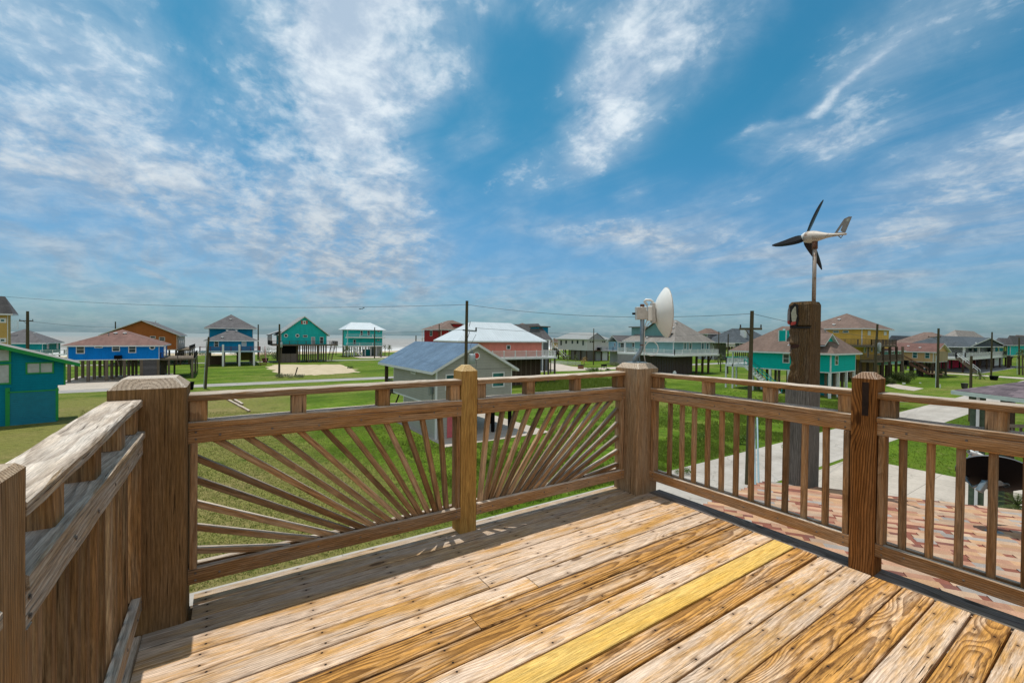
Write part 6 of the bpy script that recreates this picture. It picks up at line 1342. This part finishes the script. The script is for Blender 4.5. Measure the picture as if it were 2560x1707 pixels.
o = tufts('dry_grass', 36000, reg_left, .015, .06, M_dryblade); tag(o, 'straw-coloured dry blades among the mown lawn', 'grass', kind='stuff')
o = tufts('tall_weeds', 34000, reg_right, .04, .20, M_blade); tag(o, 'tall green weeds filling the ditch beyond the road', 'weeds', kind='stuff')
o = tufts('verge_grass', 12000, reg_r2, .03, .10, M_blade); tag(o, 'mown grass right of the driveway', 'grass', kind='stuff')

def reg_ditch():
    p = at(rs.uniform(1340, 1660), rs.uniform(950, 985)); 
    return (p.x, p.y) if not onslab(p.x, p.y) else None
o = tufts('ditch_reeds', 9000, reg_ditch, .2, .75, M_blade); tag(o, 'tall reeds along the ditch behind the rail left of the dish post', 'reeds', kind='stuff')
# ------------------------------------------------------------------ roof vents
from mathutils.bvhtree import BVHTree
def vents(key, pts, w=.16, h=.35):
    root = [o_ for o_ in bpy.data.objects if o_.get('label', '').startswith(key)][0]; b_ = BASE[root.name]
    for (px, py) in pts:
        best = None
        for ch in root.children:
            if 'roof' not in ch.name: continue
            t = BVHTree.FromPolygons([v.co for v in ch.data.vertices], [tuple(p.vertices) for p in ch.data.polygons]); hit = t.ray_cast(EYE-b_, ray(px, py).normalized())
            if hit[0] is not None and (best is None or hit[3] < best[1]): best = (hit[0]+b_, hit[3])
        if best:
            m_ = MB(); c_ = best[0]; m_.lathe([(-.15, w*.5), (h*.6, w*.5), (h*.6, w), (h, w*.8), (h+.02, .001)], c_, (0, 0, 1), 10); m_.build('roof_vent', M_galv if w < .2 else M_trim, root)
vents('bright blue house', [(289, 834), (312, 834)], .28, .2); vents('bright blue house', [(272, 839), (360, 838)], .08, .4)
vents('lagoon blue', [(577, 799), (568, 828), (591, 828), (556, 844)], .3, .25); vents('large sage', [(1690, 807), (1683, 821), (1619, 832), (1644, 832), (1618, 845)], .28, .3)
vents('big yellow', [(2098, 800), (2085, 813)], .3, .25); vents('peach house', [(2271, 866), (2300, 870)], .25, .2); vents('dark red', [(1107, 809), (1080, 818)], .25, .3); vents('turquoise house with steep', [(758, 790)], .12, .9)
vents('dark teal', [(86, 835), (128, 846)], .2, .3); vents('orange house', [(389, 806), (395, 811)], .2, .5); vents('grey house with long', [(2440, 860)], .2, .4); vents('aqua house', [(2063, 830)], .1, .3)
# ------------------------------------------------------------------ small things
a, b_ = at(563, 997), at(624, 1030); m_ = MB(); T = None
m_.beam(a+Vector((0, 0, .08)), b_+Vector((0, 0, .08)), .2, .18, seg=8, jit=.01, ch=.02); o = m_.build('landscape_timber', M_grey, None, base=a); tag(o, 'long grey timber lying across the lawn', 'timber', 'timbers lying on the lawn')
a, b_ = at(583, 1000), at(606, 1013); m_ = MB(); m_.beam(a+Vector((0, 0, .12)), b_+Vector((0, 0, .12)), .22, .2, seg=5, jit=.01, ch=.02); o = m_.build('landscape_timber', M_grey, None, base=a); tag(o, 'short grey timber lying beside the long one', 'timber', 'timbers lying on the lawn')
b = gpt(738, 78.5, 0); m_ = MB(); m_.beam(b, b+RT*.45+Vector((0, 0, 1.6)), .16, .16); o = m_.build('leaning_post', M_pile, None, base=b); tag(o, 'short leaning post at the edge of the sand lot', 'post')
def bin_(label, px, depth, w, h, mat, lid=True):
    b = gpt(px, depth, 0); T = thing('waste_bin', label, 'bin', b); m_ = MB(); v = []
    for z, k in ((.05, .8), (h*.9, 1)): v += [b+RT*(sx*w*k/2)+_f*(sy*w*k/2)+Vector((0, 0, z)) for sx, sy in ((-1, -1), (1, -1), (1, 1), (-1, 1))]
    m_.add(v, [(3, 2, 1, 0), (4, 5, 6, 7), (0, 1, 5, 4), (1, 2, 6, 5), (2, 3, 7, 6), (3, 0, 4, 7)]); m_.build('body', mat, T); m_ = MB(); m_.beam(b-RT*w*.55+Vector((0, 0, h*.93)), b+RT*w*.55+Vector((0, 0, h*.93)), w*1.1, h*.08, ch=.02); m_.build('lid', mat, T)
    m_ = MB()
    for s_ in (-1, 1): m_.cyl(b+RT*s_*w*.42+Vector((0, 0, .12)), b+RT*s_*w*.5+Vector((0, 0, .12)), .12, .12, 12)
    m_.build('wheel', M_black, T)
bin_('black wheeled bin on the verge right of the left corner post', 476, 58, .62, 1.1, M_black)
bin_('black bin on the lawn right of the peach house', 2414, 70, .6, .9, M_dkrail); bin_('black bin beside the pole in front of the porch house', 2487, 86, .9, .9, M_black)
# round brick fire pit with dark cover
b = gpt(1453, 105, 0); T = thing('fire_pit', 'round brick fire pit with black cover on the far lawn', 'fire pit', b); m_ = MB(); m_.lathe([(0, .72), (.75, .70), (.75, .001)], b, (0, 0, 1), 20)
m_.build('brick_ring', shingle('fire_bricks', (.30, .17, .09), (.22, .12, .07), .2, .4), T); m_ = MB(); m_.lathe([(.75, .76), (.85, .74), (.98, .4), (1.02, .001)], b, (0, 0, 1), 20); m_.build('cover', M_black, T, smooth=True)
b = gpt(1688, 88, 0); T = thing('gas_cylinder', 'white gas cylinder in front of the sage house', 'gas cylinder', b); m_ = MB(); m_.lathe([(0, .2), (.05, .28), (.1, .36), (.7, .36), (.82, .25), (.86, .001)], b, (0, 0, 1), 18); m_.build('tank', M_white, T, smooth=True); m_ = MB(); m_.lathe([(.84, .2), (1.02, .18), (1.02, .15), (.84, .15)], b, (0, 0, 1), 14); m_.build('collar', M_white, T)
b = gpt(1511, 108, 0); T = thing('cooker', 'dark trolley cooker standing before the white garage door', 'grill', b); m_ = MB(); m_.box(b+Vector((-.6, -.4, .5)), b+Vector((.6, .4, .95))); m_.build('firebox', M_black, T); m_ = MB()
for sx in (-.5, .5):
    for sy in (-.3, .3): m_.box(b+Vector((sx-.05, sy-.05, 0)), b+Vector((sx+.05, sy+.05, .5)))
m_.build('stand', M_galv, T)
# picket fence
P, Q = gpt(1378, 122, 0), gpt(1452, 118, 0); T = thing('picket_fence', 'white picket fence in front of the white house', 'fence', P); m_ = MB(); n = 44
for i in range(n+1): c = P.lerp(Q, i/n); m_.beam(c, c+Vector((0, 0, 1.0)), .09, .03, up=(0, 1, 0))
m_.build('picket', M_white, T); m_ = MB()
for z in (.3, .8): m_.beam(P+Vector((0, .04, z)), Q+Vector((0, .04, z)), .04, .08)
m_.build('fence_rail', M_white, T)
# dark figure-sized sail board / cart by the dune road: wheelbarrow at the lagoon house
b = gpt(484, 112, 0); T = thing('trash_cart', 'dark bin and pale sack by the dune road', 'bin', b); m_ = MB(); m_.beam(b+RT*-.25, b+RT*-.35+Vector((0, 0, 1.5)), .5, .4, taper=.6); m_.build('bin_body', M_dkrail, T); m_ = MB(); m_.beam(b+RT*.2, b+RT*.1+Vector((0, 0, .8)), .5, .4, taper=.8); m_.build('sack', M_blind, T)
b = gpt(663, 116, 0); T = thing('boat_tub', 'dark tub standing right of the maroon stairs', 'tub', b); m_ = MB(); m_.lathe([(0, .001), (0, .5), (1.1, .85), (1.15, .85), (1.1, .75), (.3, .4)], b, (0, 0, 1), 12); m_.build('shell', M_dkrail, T)
# low vent pipes / stones on lawns
for i, (px, dp, lab) in enumerate(((2353, 70.5, 'short pale stub pipe right of the peach house pole'), (2303, 78, 'white marker on the lawn before the peach house'), (2262, 76, 'white box on the lawn beside the dark shrub'))):
    b = gpt(px, dp, 0); m_ = MB(); w = (.12, .25, .35)[i]; h = (.6, .12, .25)[i]; m_.beam(b, b+Vector((0, 0, h)), w*1.3, w, up=(0, 1, 0), ch=.02); o = m_.build('utility_box', M_white, None, base=b); tag(o, lab, 'utility box')
b = gpt(2289, 54, 0); T = thing('air_conditioning_unit', 'louvred grey unit beside the far end of the road', 'air conditioner', b); m_ = MB(); m_.box(b+Vector((-.5, -.4, 0)), b+Vector((.5, .4, .8)), 0); m_.build('housing', M_dark, T); m_ = MB()
for k in range(6): m_.box(b+Vector((-.55, -.45, .1+k*.12)), b+Vector((.55, .45, .15+k*.12)))
m_.build('louvres', M_pile, T)
# birds
for i, (px, py) in enumerate(((900.5, 772.8), (905.5, 772.2), (909.5, 770.2))):
    c = atd(px, py, 120); m_ = MB(); m_.lathe([(-.2, .01), (-.1, .05), (.1, .06), (.15, .02), (.2, .005)], c, RT, 8); u = Vector((0, 0, 1))
    for s_ in (-1, 1): m_.add([c-RT*.1, c+RT*.12, c+(_f*.5+RT*.5)*s_*.3+u*.16, c+(_f*.5+RT*.5)*s_*.55+u*.05-RT*.12, c+RT*.05*s_+u*(.25 if i != 1 else .12)], [(0, 1, 2), (0, 2, 3), (0, 1, 4)])
    o = m_.build('flying_bird', M_dkrail, None, base=c); tag(o, ('leftmost', 'middle', 'highest')[i]+' of the three birds flying over the sea', 'bird', 'birds over the sea')
